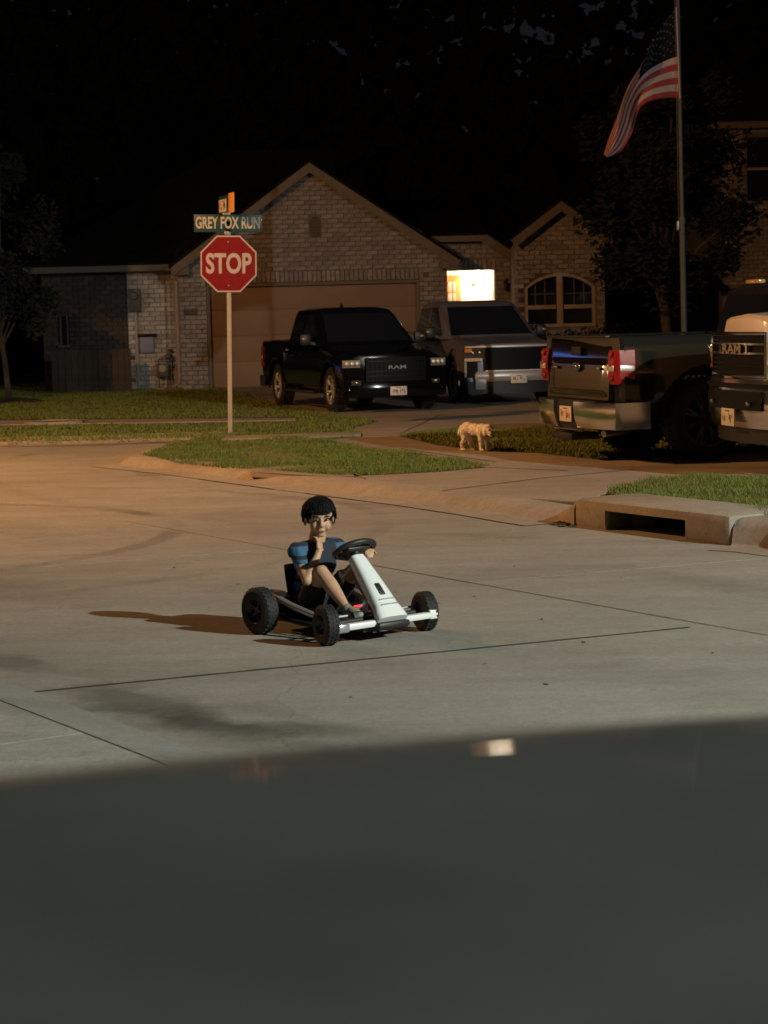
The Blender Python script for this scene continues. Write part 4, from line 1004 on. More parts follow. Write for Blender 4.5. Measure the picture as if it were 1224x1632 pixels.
        for s in (-1, 1):
            h = fpanel('headlight', s * 0.66, s * 0.96, hl - 0.05, hl + 0.08, 0.035, 0.03, mat('lamp_housing', (0.42, 0.40, 0.38), 0.2, 0.4, coat=1.0), ny=6, bulge=0.015)
            for k in range(3): MB().ball((fx(.70 + k * .09, 0.052), s * (.71 + k * .09), hl + 0.02), (0.02, 0.034, 0.038), 12).build('lamp_reflector', lens, h)
            fpanel('lamp_divider', s * 0.61, s * 0.96, hl - 0.015, hl - 0.005, 0.062, 0.01, dark_plastic, h, ny=5, nz=1)
            fo = fpanel('fog_lamp', s * 0.66, s * 0.82, 0.50, 0.58, 0.075, 0.02, dark_lens, ny=3)
            MB().ball((fx(.74, 0.09), s * .74, 0.54), (0.012, 0.03, 0.03), 10).build('lamp_reflector', dull_chrome, fo)
            MB().box((fx(.86, 0.07), s * 0.85, 0.42), (0.02, 0.05, 0.03), bev=0.006).build('tow_hook', dull_chrome, t)
        fpanel('bumper', -0.96, 0.96, 0.28, 0.56, 0.055, 0.12, paint, bulge=0.03)
        plate(t, (fx(0, 0.10), 0, 0.385), (0, 0, 0))
        MB().box((-WB / 2, -0.97, 0.34), (1.9, 0.12, 0.05), bev=0.015).build('side_step', dark_plastic, t)
        MB().box((-WB / 2, 0.97, 0.34), (1.9, 0.12, 0.05), bev=0.015).build('side_step', dark_plastic, t)
    elif style == 'ford_silver':
        gr = fpanel('grille', -0.62, 0.62, 0.62, 1.02, 0.03, 0.03, mesh_m)
        for k in range(5): fpanel('grille_bar', -0.58, 0.58, 0.68 + k * .07, 0.69 + k * .07, 0.04, 0.014, mesh_m, gr, nz=1)
        MB().ball((fx(-0.45, 0.04), 0.46, 0.74), (0.008, 0.035, 0.018), 10).build('badge', dull_chrome, gr)
        edge_m = mat('bright_trim', (0.75, 0.72, 0.70), 0.3, 0.4)
        fpanel('hood_lip', -0.95, 0.95, 1.035, 1.06, 0.05, 0.05, edge_m, nz=1)
        for s in (-1, 1):
            h = fpanel('headlight', s * 0.62, s * 0.98, 0.80, 1.03, 0.035, 0.03, dark_lens, ny=5, bulge=0.01)
            for k in range(2): MB().ball((fx(.70 + k * .12, 0.05), s * (.70 + k * .12), 0.94), (0.02, 0.04, 0.035), 12).build('lamp_reflector', chrome, h)
            fpanel('turn_signal', s * 0.84, s * 0.96, 0.95, 1.02, 0.05, 0.01, amber, h, ny=2)
            fpanel('light_strip', s * 0.66, s * 0.97, 0.79, 0.845, 0.062, 0.02, mat('warm_lens', (0.75, 0.62, 0.5), 0.2, 0.3, coat=1), h, ny=4)
            fpanel('side_vent', s * 0.74, s * 0.93, 0.50, 0.78, 0.045, 0.02, mesh_m, ny=4)
            fpanel('bumper_corner', s * 0.62, s * 0.80, 0.28, 0.56, 0.10, 0.08, MATS['silver_bumper'], ny=4, bulge=0.02)
            fpanel('bumper_blade', s * 0.935, s * 0.97, 0.50, 0.78, 0.055, 0.03, MATS['silver_bumper'], ny=2)
        fpanel('bumper', -0.78, 0.78, 0.42, 0.60, 0.10, 0.12, MATS['silver_bumper'], bulge=0.03)
        fpanel('bumper_lip', -0.62, 0.62, 0.60, 0.62, 0.11, 0.05, edge_m, nz=1)
        fpanel('air_dam', -0.92, 0.92, 0.20, 0.42, 0.07, 0.10, dark_plastic)
        plate(t, (fx(0, 0.135), -0.02, 0.455), (0, 0, 0), (0.12, 0.10, 0.10))
    elif style == 'ram_hd':
        gc = chrome
        fx0_ = fx; fx = lambda y, o=0.0: fx0_(y, o + 0.08)
        gr = fpanel('grille', -0.60, 0.60, 0.90, 1.27, 0.02, 0.11, mesh_m)
        for z0_ in (0.915, 1.195): pass
        hexm = MB()
        for r_ in range(9):
            for k in range(-14, 15):
                y = k * 0.042 + (r_ % 2) * 0.021; z = 0.925 + r_ * 0.04
                if 1.085 < z < 1.17: continue
                hexm.box((fx(y, 0.04), y, z), (0.012, 0.026, 0.008), Matrix.Rotation(R(25 if r_ % 2 else -25), 3, 'X'))
        tag(hexm.build('grille_mesh', dark_plastic, gr, smooth=False), kind='stuff')
        for z in (0.885, 1.255): fpanel('grille_surround', -0.62, 0.62, z, z + 0.026, 0.055, 0.05, gc, gr, nz=2, bulge=0.008)
        for z in (1.085, 1.165): fpanel('grille_bar', -0.60, 0.60, z, z + 0.018, 0.055, 0.02, gc, gr, nz=1)
        for s in (-1, 1):
            fpanel('grille_surround', s * 0.60, s * 0.64, 0.885, 1.28, 0.055, 0.05, gc, gr, ny=2)
            fpanel('grille_bracket', s * 0.29, s * 0.315, 1.09, 1.18, 0.06, 0.03, gc, gr, ny=1)
            h = fpanel('headlight', s * 0.66, s * 0.98, 0.98, 1.24, 0.03, 0.03, lens, ny=5, bulge=0.02)
            for k in range(2): MB().ball((fx(.74 + k * .12, 0.05), s * (.74 + k * .11), 1.13), (0.02, 0.045, 0.05), 12).build('lamp_reflector', chrome, h)
            fpanel('turn_signal', s * 0.66, s * 0.96, 0.95, 0.985, 0.045, 0.02, amber, h, ny=4)
        fpanel('letter_bar', -0.29, 0.29, 1.095, 1.165, 0.05, 0.01, mesh_m, gr, nz=1)
        text('RAM', 0.115, mat('brass_letters', (0.60, 0.50, 0.30), 0.25, 0.9), 'letters', gr, (fx(0, 0.062), 0, 1.128), (R(90), 0, R(90)), 0.005, 1.9, 0.003)
        fx = lambda y, o=0.0: fx0_(y, o - 0.02)
        bp_ = fpanel('bumper', -0.99, 0.99, 0.44, 0.86, 0.13, 0.16, gc, nz=8, ny=18, bulge=0.04)
        fpanel('bumper_step', -0.80, 0.80, 0.795, 0.83, 0.185, 0.03, mesh_m, nz=1)
        fpanel('air_intake', -0.60, 0.60, 0.60, 0.765, 0.185, 0.03, mesh_m)
        for s in (-1, 1): MB().box((fx(.45, 0.2), s * 0.42, 0.66), (0.05, 0.06, 0.04), bev=0.01).build('tow_hook', dull_chrome, t)
        plate(t, (fx(0, 0.20), 0, 0.53), (0, 0, 0), (0.16, 0.12, 0.12))
        fpanel('air_dam', -0.85, 0.85, 0.30, 0.43, 0.08, 0.08, dark_plastic)
    else:
        fpanel('grille', -0.6, 0.6, 0.70, 1.05, 0.02, 0.03, mesh_m); fpanel('bumper', -0.97, 0.97, 0.40, 0.62, 0.1, 0.15, chrome, bulge=0.03)
        for s in (-1, 1): fpanel('headlight', s * 0.64, s * 0.97, 0.78, 1.04, 0.03, 0.03, lens, ny=4)
    # rear: tailgate, lamps, bumper
    red = mat('red_lens', (0.26, 0.004, 0.006), 0.22, coat=0.35, bump=0.002, bscale=260)
    tg_m = P.get('tailgate', paint)
    tz0, tz1 = P.get('tz', (0.63, bed - 0.01))
    tg = solid([[Vector((RE - 0.030 + (z - tz0) * 0.03 + (z - tz0) ** 2 * 0.10 - (0.007 if abs(y) < 0.66 and 0.10 < (z - tz0) / (tz1 - tz0) < 0.62 else 0), y, z)) for y in lin(-0.785, 0.785, 24)] for z in lin(tz0, tz1, 24)], (-0.05, 0, 0)).build('tailgate', tg_m, t, angle=20)
    MB().box((RE - 0.012, 0, tz1 + 0.002), (0.07, 1.53, 0.025), bev=0.008).build('tailgate_cap', dark_plastic, tg)
    MB().box((RE - 0.03, 0, tz1 - 0.14), (0.02, 0.24, 0.09), bev=0.01).build('handle', dark_plastic, tg)
    em_ = MB().ball((RE - 0.045, 0, tz1 - 0.30), (0.012, 0.115, 0.048), 20).build('oval_badge', dull_chrome, tg)
    MB().ball((RE - 0.052, 0, tz1 - 0.30), (0.008, 0.098, 0.036), 20).build('badge_face', mat('badge_blue', (0.03, 0.06, 0.16), 0.15, coat=1), em_)
    MB().box((RE - 0.042, 0.56, tz1 - 0.31), (0.008, 0.16, 0.028), bev=0.003).build('model_badge', dull_chrome, tg)
    MB().box((RE - 0.042, -0.56, tz1 - 0.31), (0.008, 0.10, 0.028), bev=0.003).build('model_badge', dull_chrome, tg)
    for s in (-1, 1):
        zl0, zl1 = (0.78, 1.11) if style == 'ford_rear' else (0.75, bed - 0.12)
        rows = []
        for z in lin(zl0, zl1, 8):
            e = 0.02 * math.sin(math.pi * (z - zl0) / (zl1 - zl0)); a = []
            for q in lin(0, 1, 8):
                if q < 0.45: a.append(Vector((RE - 0.02 - e, s * (0.80 + 0.16 * q / 0.45), z)))
                else: a.append(Vector((RE - 0.005 + 0.17 * (q - 0.45) / 0.55, s * (0.972 + e * .6 + 0.012 * (q - .45)), z)))
            rows.append(a)
        tl = solid(rows, (-0.012, s * 0.012, 0)).build('tail_lamp', red, t)
        MB().box((RE - 0.046, s * 0.872, (zl0 + zl1) / 2 - 0.01), (0.008, 0.15, 0.055), bev=0.003).build('reverse_lens', mat('clear_lens', (0.70, 0.68, 0.66), 0.12, 0.5, coat=1, bump=0.003, bscale=120), tl)
        MB().box((RE + 0.08, s * 0.994, (zl0 + zl1) / 2 - 0.01), (0.15, 0.008, 0.055), bev=0.003).build('reverse_lens', MATS['clear_lens'], tl)
        for k in range(3): MB().ball((RE - 0.046, s * 0.875, zl0 + 0.06 + k * 0.10 + (0.03 if k else 0)), (0.008, 0.05, 0.03), 10).build('lamp_bowl', red, tl)
    bz0, bz1 = (0.34, 0.60) if style == 'ford_rear' else (0.36, 0.58)
    def rb(y0, y1, nm, m, o=0.0, za=bz0, zb_=bz1):
        return solid([[Vector((RE - 0.14 - (z - za) * 0.16 - o + 0.13 * (abs(y) / 1.0) ** 3 - 0.02 * math.sin(math.pi * (z - za) / (zb_ - za)), y, z)) for y in lin(y0, y1, 8)] for z in lin(za, zb_, 5)], (-0.05, 0, 0)).build(nm, m, t)
    rbm = chrome if style in ('ford_rear', 'ram_hd') else dark_plastic
    rb(-1.0, -0.26, 'rear_bumper', rbm); rb(0.26, 1.0, 'rear_bumper', rbm); rb(-0.255, 0.255, 'bumper_step', dark_plastic, -0.03); rb(-0.30, 0.30, 'bumper_lip', rbm, 0.01, bz0 - 0.04, bz0)
    for s in (-1, 1):
        solid([[Vector((x, s * (0.995 + 0.004 * math.sin(z * 20)), z)) for x in lin(RE - 0.05, RE + 0.32, 4)] for z in lin(bz0, bz1, 3)], (0, s * 0.03, 0)).build('bumper_end', rbm, t)
    MB().box((RE - 0.02, 0, bz1 + 0.005), (0.26, 1.5, 0.02), bev=0.006).build('step_pad', dark_plastic, t)
    plate(t, (RE - 0.165, -0.02, 0.47), (0, 0, math.pi))
    MB().box((RE - 0.05, 0, bz0 - 0.09), (0.30, 0.5, 0.07), bev=0.01).build('hitch', dark_plastic, t)
    MB().tube([(RE + 0.5, -0.5, 0.32), (RE + 0.05, -0.62, 0.30), (RE - 0.03, -0.66, 0.29)], 0.035, 10).build('exhaust', dull_chrome, t)
    return t

mat('silver_bumper', (0.42, 0.40, 0.43), 0.35, 0.5)
black_paint = mat('black_paint', (0.003, 0.003, 0.0035), 0.14, coat=0.0, spec=0.35)
silver_paint = mat('silver_paint', (0.24, 0.25, 0.31), 0.40, 0.6, coat=0.3)
grey_paint = mat('grey_paint', (0.030, 0.029, 0.025), 0.08, 0.5, coat=0.4)
tail_paint = mat('tailgate_paint', (0.085, 0.068, 0.050), 0.07, 0.9, coat=0.3)
white_paint = mat('white_paint', (0.72, 0.70, 0.70), 0.28, coat=0.8)
blk_chrome = mat('bright_rim', (0.60, 0.60, 0.62), 0.25, 0.6)
dark_rim = mat('dark_rim', (0.10, 0.10, 0.10), 0.3, 0.9)
grey_rim = mat('grey_rim', (0.22, 0.22, 0.23), 0.35, 0.9)
wA = wheel_meshes(blk_chrome, 6, 'a'); wB = wheel_meshes(dark_rim, 8, 'b', 0.41, 0.28, 0.26); wC = wheel_meshes(grey_rim, 6, 'c')
def front_of(px, Y, th, sc):
    p = D(px, 600, Y); F = Vector((math.sin(th), -math.cos(th), 0)); return Vector((p.x, Y, 0)) - F * 0.95 * sc
pickup('pickup_truck', 'black pickup truck with bright headlights parked in front of the garage door', 'ram_black', front_of(632, 31.9, R(18), .87), R(18), 0.87, black_paint,
       dict(hf=1.02, hr=1.20, belt=1.20, bed=1.27, roof=1.88, zb=0.40, fin=True), wA)
pickup('pickup_truck', 'silver pickup truck with a wide black grille parked below the lit porch', 'ford_silver', front_of(825, 33.9, R(14), .9), R(14), 0.90, silver_paint,
       dict(hf=1.06, hr=1.20, belt=1.20, bed=1.30, roof=1.90, zb=0.38), wC)
# the grey truck shows its tail; the heading points away to the right
a_ = R(17.2); hd = Vector((math.cos(a_), math.sin(a_), 0)); lf = Vector((-hd.y, hd.x, 0))
nc = Vector(((985 - 612) / 3300 * 19.9, 19.9, 0)); WBg, OVg = 3.30, 0.95
fa = nc + lf * 1.0 + hd * (WBg + OVg + 0.05)
th_g = math.atan2(hd.x, -hd.y)
pickup('pickup_truck', 'dark grey pickup truck seen from behind with a red tail lamp and chrome rear bumper', 'ford_rear', fa, th_g, 1.0, grey_paint,
       dict(hf=1.08, hr=1.16, belt=1.16, bed=1.245, roof=1.74, zb=0.42, wb=WBg, over=OVg, cab=-2.38, cargo=True, tailgate=tail_paint, tz=(0.62, 1.235), wr=0.41), wB)
a2 = R(12); F2 = Vector((-math.cos(a2), -math.sin(a2), 0))
fc = Vector(((1166 - 612) / 3300 * 18.35, 18.35, 0)) - F2 * 1.12
pickup('pickup_truck', 'white pickup truck with a tall chrome and black grille cut off by the right edge', 'ram_hd', fc, math.atan2(F2.x, -F2.y), 1.0, white_paint,
       dict(hf=1.33, hr=1.42, belt=1.36, bed=1.45, roof=1.95, zb=0.48, wr=0.43, gz=LZ + 0.01, crown=0.075), wheel_meshes(dark_rim, 8, 'd', 0.43, 0.29, 0.26))

# ================================================================== STOP SIGN
sp = G(367, 694, LZ); sgn = empty('stop_sign', 'red octagonal stop sign on a tall steel post topped by two street name blades', 'road sign', sp)
lean = R(0.5)
top_z = (D(358, 318, sp.y).z - LZ)
pz = lambda y: D(363, y, sp.y).z - LZ
post = MB()
post.box((0, 0, pz(372) / 2), (0.055, 0.006, pz(372) + 0.3)); post.box((-0.026, 0.010, pz(372) / 2), (0.005, 0.022, pz(372) + 0.3)); post.box((0.026, 0.010, pz(372) / 2), (0.005, 0.022, pz(372) + 0.3))
sgn.rotation_euler = (0, -lean * 0.6, 0)
post.build('post', mat('post_steel', (0.42, 0.34, 0.25), 0.55, 0.3, var=0.15, scale=6), sgn)
oz = pz(420.5); orad = 0.360 / math.cos(R(22.5)) * 1.005
def octo(r, y0, th, nm, m, par):
    return MB().prism([(r * math.cos(R(22.5 + 45 * k)), y0, oz + r * math.sin(R(22.5 + 45 * k))) for k in range(8)], (0, -th, 0)).build(nm, m, par, smooth=False)
sign_white = mat('sign_white', (0.44, 0.35, 0.30), 0.45, var=0.1, scale=6)
sign_red = mat('sign_red', (0.20, 0.006, 0.007), 0.32, var=0.12, scale=9, coat=0.4)
face = octo(orad, -0.012, 0.004, 'sign_face', sign_white, sgn)
octo(orad * 0.948, -0.0165, 0.002, 'red_field', sign_red, face)
text('STOP', 0.350, sign_white, 'stop_lettering', face, (0.0, -0.021, oz - 0.008), (R(90), 0, 0), 0.0012, 0.70, 0.011)
for z in (oz + 0.28, oz - 0.28): MB().ball((0, -0.021, z), (0.012, 0.006, 0.012), 8).build('bolt', steel, sgn)
bz_ = pz(356); sg = mat('sign_green', (0.006, 0.045, 0.045), 0.4, coat=0.2)
bl = MB().box((-0.02, 0, bz_), (0.87, 0.006, 0.225), bev=0.002).build('name_blade', sg, sgn)
text('GREY FOX RUN', 0.205, mat('blade_letter', (0.42, 0.36, 0.28), 0.5), 'lettering', bl, (-0.02, -0.005, bz_), (R(90), 0, 0), 0.0012, 0.575, 0.006)
MB().box((-0.02, 0, bz_ - 0.125), (0.06, 0.03, 0.05), bev=0.004).build('bracket', steel, sgn)
MB().box((-0.02, 0, bz_ + 0.122), (0.10, 0.022, 0.03), bev=0.004).build('bracket', steel, sgn)
bz2 = bz_ + 0.25; ang = R(-73)
cr_ = bpy.data.objects.new('name_blade', MB().box((0, 0, 0), (0.90, 0.006, 0.225), bev=0.002).mesh('cross_blade', sg)); COL.objects.link(cr_); cr_.parent = sgn
cr_.location = (-0.02, 0, bz2); cr_.rotation_euler = (0, 0, ang)
MB().box((-0.20, -0.006, -0.015), (0.42, 0.004, 0.16), bev=0.001).build('white_patch', mat('patch_white', (0.60, 0.50, 0.42), 0.5), cr_)
g = MB(); rnd2 = random.Random(5)
for k in range(5):
    for q in range(3): g.box((-0.34 + k * 0.07 + rnd2.uniform(-.01, .01), -0.009, rnd2.uniform(-.06, .04)), (rnd2.choice((.012, .04)), 0.002, rnd2.choice((.014, .08))))
g.build('letter_strokes', mat('patch_ink', (0.04, 0.04, 0.05), 0.6), cr_, smooth=False)
MB().box((0.30, -0.006, 0.0), (0.30, 0.004, 0.25), bev=0.001).build('yellow_patch', mat('patch_yellow', (0.75, 0.33, 0.02), 0.4), cr_)
sgn.rotation_euler = (0, R(1.25), 0)
bl.rotation_euler = (0, R(0.3), 0)

# ================================================================== FLAG AND POLE
YF = 27.5
fb = D(1092, 560, YF); fp = empty('flagpole', 'tall slim metal flagpole behind the grey pickup truck', 'flagpole', (fb.x, YF, LZ))
ftop = D(1080, -14, YF)
h_ = ftop.z - LZ; ox = ftop.x - fb.x
mid = D(1086.5, 352, YF); mz = mid.z - LZ
pm = mat('pole_metal', (0.05, 0.046, 0.04), 0.6, 0.2, var=0.2, scale=5)
MB().tube([(ox * 0, 0, -0.02), (ox * mz / h_, 0, mz)], [0.042, 0.038], 14).build('lower_tube', pm, fp)
MB().tube([(ox * mz / h_, 0, mz - 0.02), (ox, 0, h_)], [0.030, 0.027], 14).build('upper_tube', pm, fp)
MB().lathe([(0.0, 0.06), (0.046, 0.05), (0.046, -0.05), (0.0, -0.05)], 'Z', (ox * mz / h_, 0, mz), 14).build('collar', pm, fp)
MB().ball((ox, 0, h_ + 0.05), 0.06, 14).build('finial', mat('gold', (0.6, 0.42, 0.12), 0.3, 1), fp)
MB().box((ox * mz / h_ - 0.06, -0.03, mz - 0.06), (0.03, 0.02, 0.12), bev=0.004).build('cleat', steel, fp)
MB().tube([(ox * mz / h_ - 0.05, -0.03, mz - 0.05), (ox * .8 - 0.045, -0.04, h_ * .8), (ox - 0.045, -0.035, h_ - 0.05)], 0.004, 5).build('halyard', pm, fp)
top_c = spline([Vector((x, y, 0)) for x, y in [(1077, 12), (1060, 34), (1038, 66), (1024, 100), (1000, 140), (984, 185), (972, 215), (962, 246)]], 60)
bot_c = spline([Vector((x, y, 0)) for x, y in [(1083, 157), (1066, 156), (1040, 160), (1020, 172), (1012, 194), (1006, 214), (990, 240), (969, 251)]], 60)
nu, nv = 60, 39
fm_r = mat('flag_red', (0.17, 0.012, 0.016), 0.8, var=0.1, scale=3); fm_w = mat('flag_white', (0.24, 0.19, 0.185), 0.8, var=0.08, scale=3); fm_b = mat('flag_blue', (0.003, 0.004, 0.007), 0.9, spec=0.1)
v_, f_, mi = [], [], []
for i in range(nu + 1):
    u = i / nu
    for j in range(nv + 1):
        q = j / nv
        lo = spline([top_c[i], top_c[i].lerp(bot_c[i], .5) + Vector((-6 * math.sin(u * 3.1), -5 * math.sin(u * 3.1), 0)), bot_c[i]], nv)[j] if False else top_c[i].lerp(bot_c[i], q) + Vector((-7, -6, 0)) * math.sin(u * math.pi) * math.sin(q * math.pi)
        dep = YF - 0.03 + 0.16 * math.sin(u * 9 + q * 2.2) * u ** 0.6 + 0.09 * math.sin(q * 7 - u * 6) * u + 0.30 * u * (q - 0.5) * math.sin(u * 4)
        v_.append(D(lo.x, lo.y, dep))
for i in range(nu):
    for j in range(nv):
        a = i * (nv + 1) + j; f_.append((a, a + nv + 1, a + nv + 2, a + 1)); s = int(j / 3)
        mi.append(2 if (s < 7 and i / nu < 0.40) else (0 if s % 2 == 0 else 1))
fo_ = v_[0].copy(); v_ = [p - fo_ for p in v_]
me = bpy.data.meshes.new('flag'); me.from_pydata(v_, [], f_)
for m in (fm_r, fm_w, fm_b): me.materials.append(m)
for p, k in zip(me.polygons, mi): p.material_index = k; p.use_smooth = True
flag = empty('flag', 'striped stars and stripes flag drooping from the flagpole', 'flag', fo_)
cl = place(me, 'cloth', flag); so = cl.modifiers.new('s', 'SOLIDIFY'); so.thickness = 0.004
st = MB()
for r_ in range(9):
    for c_ in range(6 if r_ % 2 == 0 else 5):
        u = (0.035 + c_ * 0.062 + (0.031 if r_ % 2 else 0)); q = (0.04 + r_ * 0.054)
        i = min(nu - 1, int(u * nu)); j = min(nv - 1, int(q * nv)); p = Vector(v_[i * (nv + 1) + j]) + Vector((0, -0.006, 0))
        pts = [(p.x + rr * math.sin(k * math.pi / 5), p.y, p.z + rr * math.cos(k * math.pi / 5)) for k in range(10) for rr in [(0.022 if k % 2 == 0 else 0.009)]]
        st.prism(pts, (0, -0.001, 0))
tag(st.build('stars', mat('star_white', (0.014, 0.014, 0.014), 0.8), cl, smooth=False), kind='stuff')
MB().tube([Vector((0.006, 0, 0)), D(1083.5, 157, YF - 0.03) - fo_], 0.012, 6).build('hoist_band', fm_w, flag)

# ================================================================== DOG
dp = G(758, 719, LZ + 0.01); dog = empty('dog', 'small curly cream dog with a red collar standing on the driveway edge', 'dog', (dp.x, dp.y, LZ + 0.012), R(-38), scale=1.0)
wool = mat('wool', (0.86, 0.82, 0.76), 0.95, var=0.06, scale=25)
d = MB()
d.ball((-0.10, 0, 0.245), (0.085, 0.065, 0.072)); d.ball((0.0, 0, 0.235), (0.10, 0.066, 0.066)); d.ball((0.085, 0, 0.225), (0.075, 0.066, 0.075))
d.capsule((0.10, 0, 0.25), (0.155, -0.01, 0.235), 0.052, 0.045)
d.ball((0.185, -0.015, 0.225), (0.052, 0.05, 0.05)); d.ball((0.18, -0.012, 0.262), (0.045, 0.045, 0.035)); d.capsule((0.20, -0.03, 0.21), (0.235, -0.05, 0.185), 0.030, 0.021)
d.ball((0.17, 0.035, 0.215), (0.022, 0.016, 0.042)); d.ball((0.165, -0.062, 0.21), (0.022, 0.016, 0.042))
for s in (-1, 1):
    d.capsule((-0.13, s * 0.038, 0.22), (-0.115 + (0.02 if s > 0 else 0), s * 0.042, 0.135), 0.048, 0.028); d.capsule((-0.115 + (0.02 if s > 0 else 0), s * 0.042, 0.135), (-0.155 + (0.05 if s > 0 else 0), s * 0.042, 0.08), 0.028, 0.019); d.capsule((-0.155 + (0.05 if s > 0 else 0), s * 0.042, 0.08), (-0.145 + (0.06 if s > 0 else 0), s * 0.042, 0.018), 0.020, 0.019)
    d.ball((-0.132 + (0.06 if s > 0 else 0), s * 0.042, 0.014), (0.028, 0.02, 0.014))
    fxx = 0.10 if s < 0 else 0.125
    d.capsule((0.09, s * 0.04, 0.21), (fxx, s * 0.042, 0.11), 0.036, 0.024); d.capsule((fxx, s * 0.042, 0.11), (fxx + 0.005, s * 0.042, 0.018), 0.023, 0.020); d.ball((fxx + 0.018, s * 0.042, 0.014), (0.028, 0.02, 0.014))
d.capsule((-0.17, 0, 0.27), (-0.205, 0, 0.24), 0.018, 0.014); d.capsule((-0.205, 0, 0.24), (-0.215, 0, 0.19), 0.016, 0.02)
dogbody = remesh(d, 'body', wool, 0.006, dog, 5, (0.004, 60))
MB().ball((0.252, -0.06, 0.186), (0.010, 0.012, 0.009), 10).build('nose', dark_plastic, dog)
for s in (-1, 1): MB().ball((0.222, -0.03 + s * 0.024, 0.238), 0.008, 8).build('eye', dark_plastic, dog)
MB().box((0.158, -0.01, 0.182), (0.040, 0.06, 0.055), bev=0.014).build('bandana', mat('bandana_red', (0.35, 0.05, 0.03), 0.8), dog)
fl_ = MB(); rnd = random.Random(2); vs_ = dogbody.data.vertices
for k in range(500):
    v = vs_[rnd.randrange(len(vs_))]; d_ = (v.normal + Vector((rnd.gauss(0, .5), rnd.gauss(0, .5), rnd.gauss(0, .5) - .25))).normalized()
    fl_.tube([v.co - v.normal * .003, v.co + d_ * .005, v.co + d_ * .007 + Vector((rnd.gauss(0, .003), rnd.gauss(0, .003), -0.006))], [0.0040, 0.0032, 0.001], 5, caps=False)
tag(fl_.build('fur_tufts', wool, dog), kind='stuff')

# ================================================================== GO-KART
KX, KY = -0.241, 10.42; kyaw = math.atan2(-0.77, 0.64)
kart = empty('go_kart', 'small white and black electric go-kart with four black tyres in the street', 'go-kart', (KX, KY, 0), kyaw)
kw = mat('kart_white', (0.74, 0.78, 0.80), 0.35, coat=0.5); kb = mat('kart_black', (0.015, 0.015, 0.017), 0.5); ksil = mat('kart_silver', (0.5, 0.5, 0.56), 0.3, 0.7)
def kwheel(x, y, rad, wd, steer=0, s=1, camber=0):
    mb = MB().lathe([(rad * .52, -wd * .46), (rad * .86, -wd * .5), (rad * .97, -wd * .38), (rad, 0), (rad * .97, wd * .38), (rad * .86, wd * .5), (rad * .52, wd * .46)], 'Y', seg=36, close=True)
    for k in range(26):
        a = k * math.tau / 26
        for q in (-.26, 0, .26): mb.box((rad * .972 * math.cos(a + abs(q) * .3), q * wd, rad * .972 * math.sin(a + abs(q) * .3)), (0.010, wd * .17, 0.012), Matrix.Rotation(-a, 3, 'Y'))
    wh = mb.build('wheel', black_rubber, kart); wh.location = (x, y, rad); wh.rotation_euler = (camber, 0, steer)
    r = MB().lathe([(0, s * wd * .20), (rad * .16, s * wd * .24), (rad * .22, s * wd * .08), (rad * .40, s * wd * .06), (rad * .50, s * wd * .40), (rad * .54, s * wd * .47), (rad * .54, -s * wd * .45), (rad * .3, -s * wd * .3), (0, -s * wd * .3)], 'Y', seg=28)
    for k in range(5):
        a = k * math.tau / 5; r.bar((rad * .15 * math.cos(a), s * wd * .16, rad * .15 * math.sin(a)), (rad * .46 * math.cos(a), s * wd * .20, rad * .46 * math.sin(a)), 0.014, 0.014, 0.003)
    r.build('rim', mat('kart_rim', (0.045, 0.045, 0.05), 0.35, 0.6), wh); return wh
kwheel(-0.26, -0.305, 0.118, 0.085, 0, -1); kwheel(-0.26, 0.305, 0.118, 0.085, 0, 1)
kwheel(0.29, -0.31, 0.098, 0.075, R(-14), -1); kwheel(0.29, 0.325, 0.098, 0.075, R(-14), 1)
# front beam, tie rod and knuckles
fb_ = MB(); fb_.box((0.365, 0.02, 0.088), (0.045, 0.56, 0.034), bev=0.012); fb_.build('front_beam', kw, kart)
MB().box((0.36, -0.275, 0.086), (0.06, 0.075, 0.045), bev=0.012).build('beam_end', ksil, kart); MB().box((0.36, 0.305, 0.092), (0.06, 0.06, 0.05), bev=0.012).build('beam_end', kw, kart)
MB().tube([(0.29, -0.27, 0.10), (0.29, 0.29, 0.10)], 0.014, 10).build('front_axle', kb, kart)
MB().tube([(0.24, -0.26, 0.12), (0.24, 0.28, 0.12)], 0.007, 8).build('tie_rod', ksil, kart)
# floor pan and main frame
MB().prism([(0.34, -0.12, 0.045), (0.34, 0.12, 0.045), (-0.05, 0.15, 0.045), (-0.30, 0.16, 0.045), (-0.30, -0.16, 0.045), (-0.05, -0.15, 0.045)], (0, 0, 0.02)).build('floor_pan', kb, kart, smooth=False)
for s in (-1, 1):
    MB().tube(spline([(0.30, s * 0.185, 0.085), (0.14, s * 0.215, 0.105), (-0.10, s * 0.235, 0.155), (-0.27, s * 0.225, 0.20)], 16), 0.016, 12).build('side_rail', ksil, kart)
    MB().tube(spline([(0.26, s * 0.12, 0.06), (0.0, s * 0.20, 0.06), (-0.28, s * 0.19, 0.075)], 10), 0.013, 8).build('lower_rail', kb, kart)
    MB().box((-0.29, s * 0.20, 0.19), (0.12, 0.09, 0.035), bev=0.012).build('rear_fender', kw if s < 0 else kb, kart)
    MB().box((-0.335, s * 0.215, 0.165), (0.015, 0.07, 0.014), bev=0.004).build('rear_lamp', mat('tail_red', (0.5, 0.02, 0.02), 0.2, emit=(1, 0.08, 0.05), es=0.5), kart)
MB().tube([(-0.26, -0.27, 0.115), (-0.26, 0.27, 0.115)], 0.022, 12).build('rear_axle', kb, kart)
MB().box((-0.30, 0, 0.12), (0.14, 0.30, 0.12), bev=0.025).build('motor_box', kb, kart)
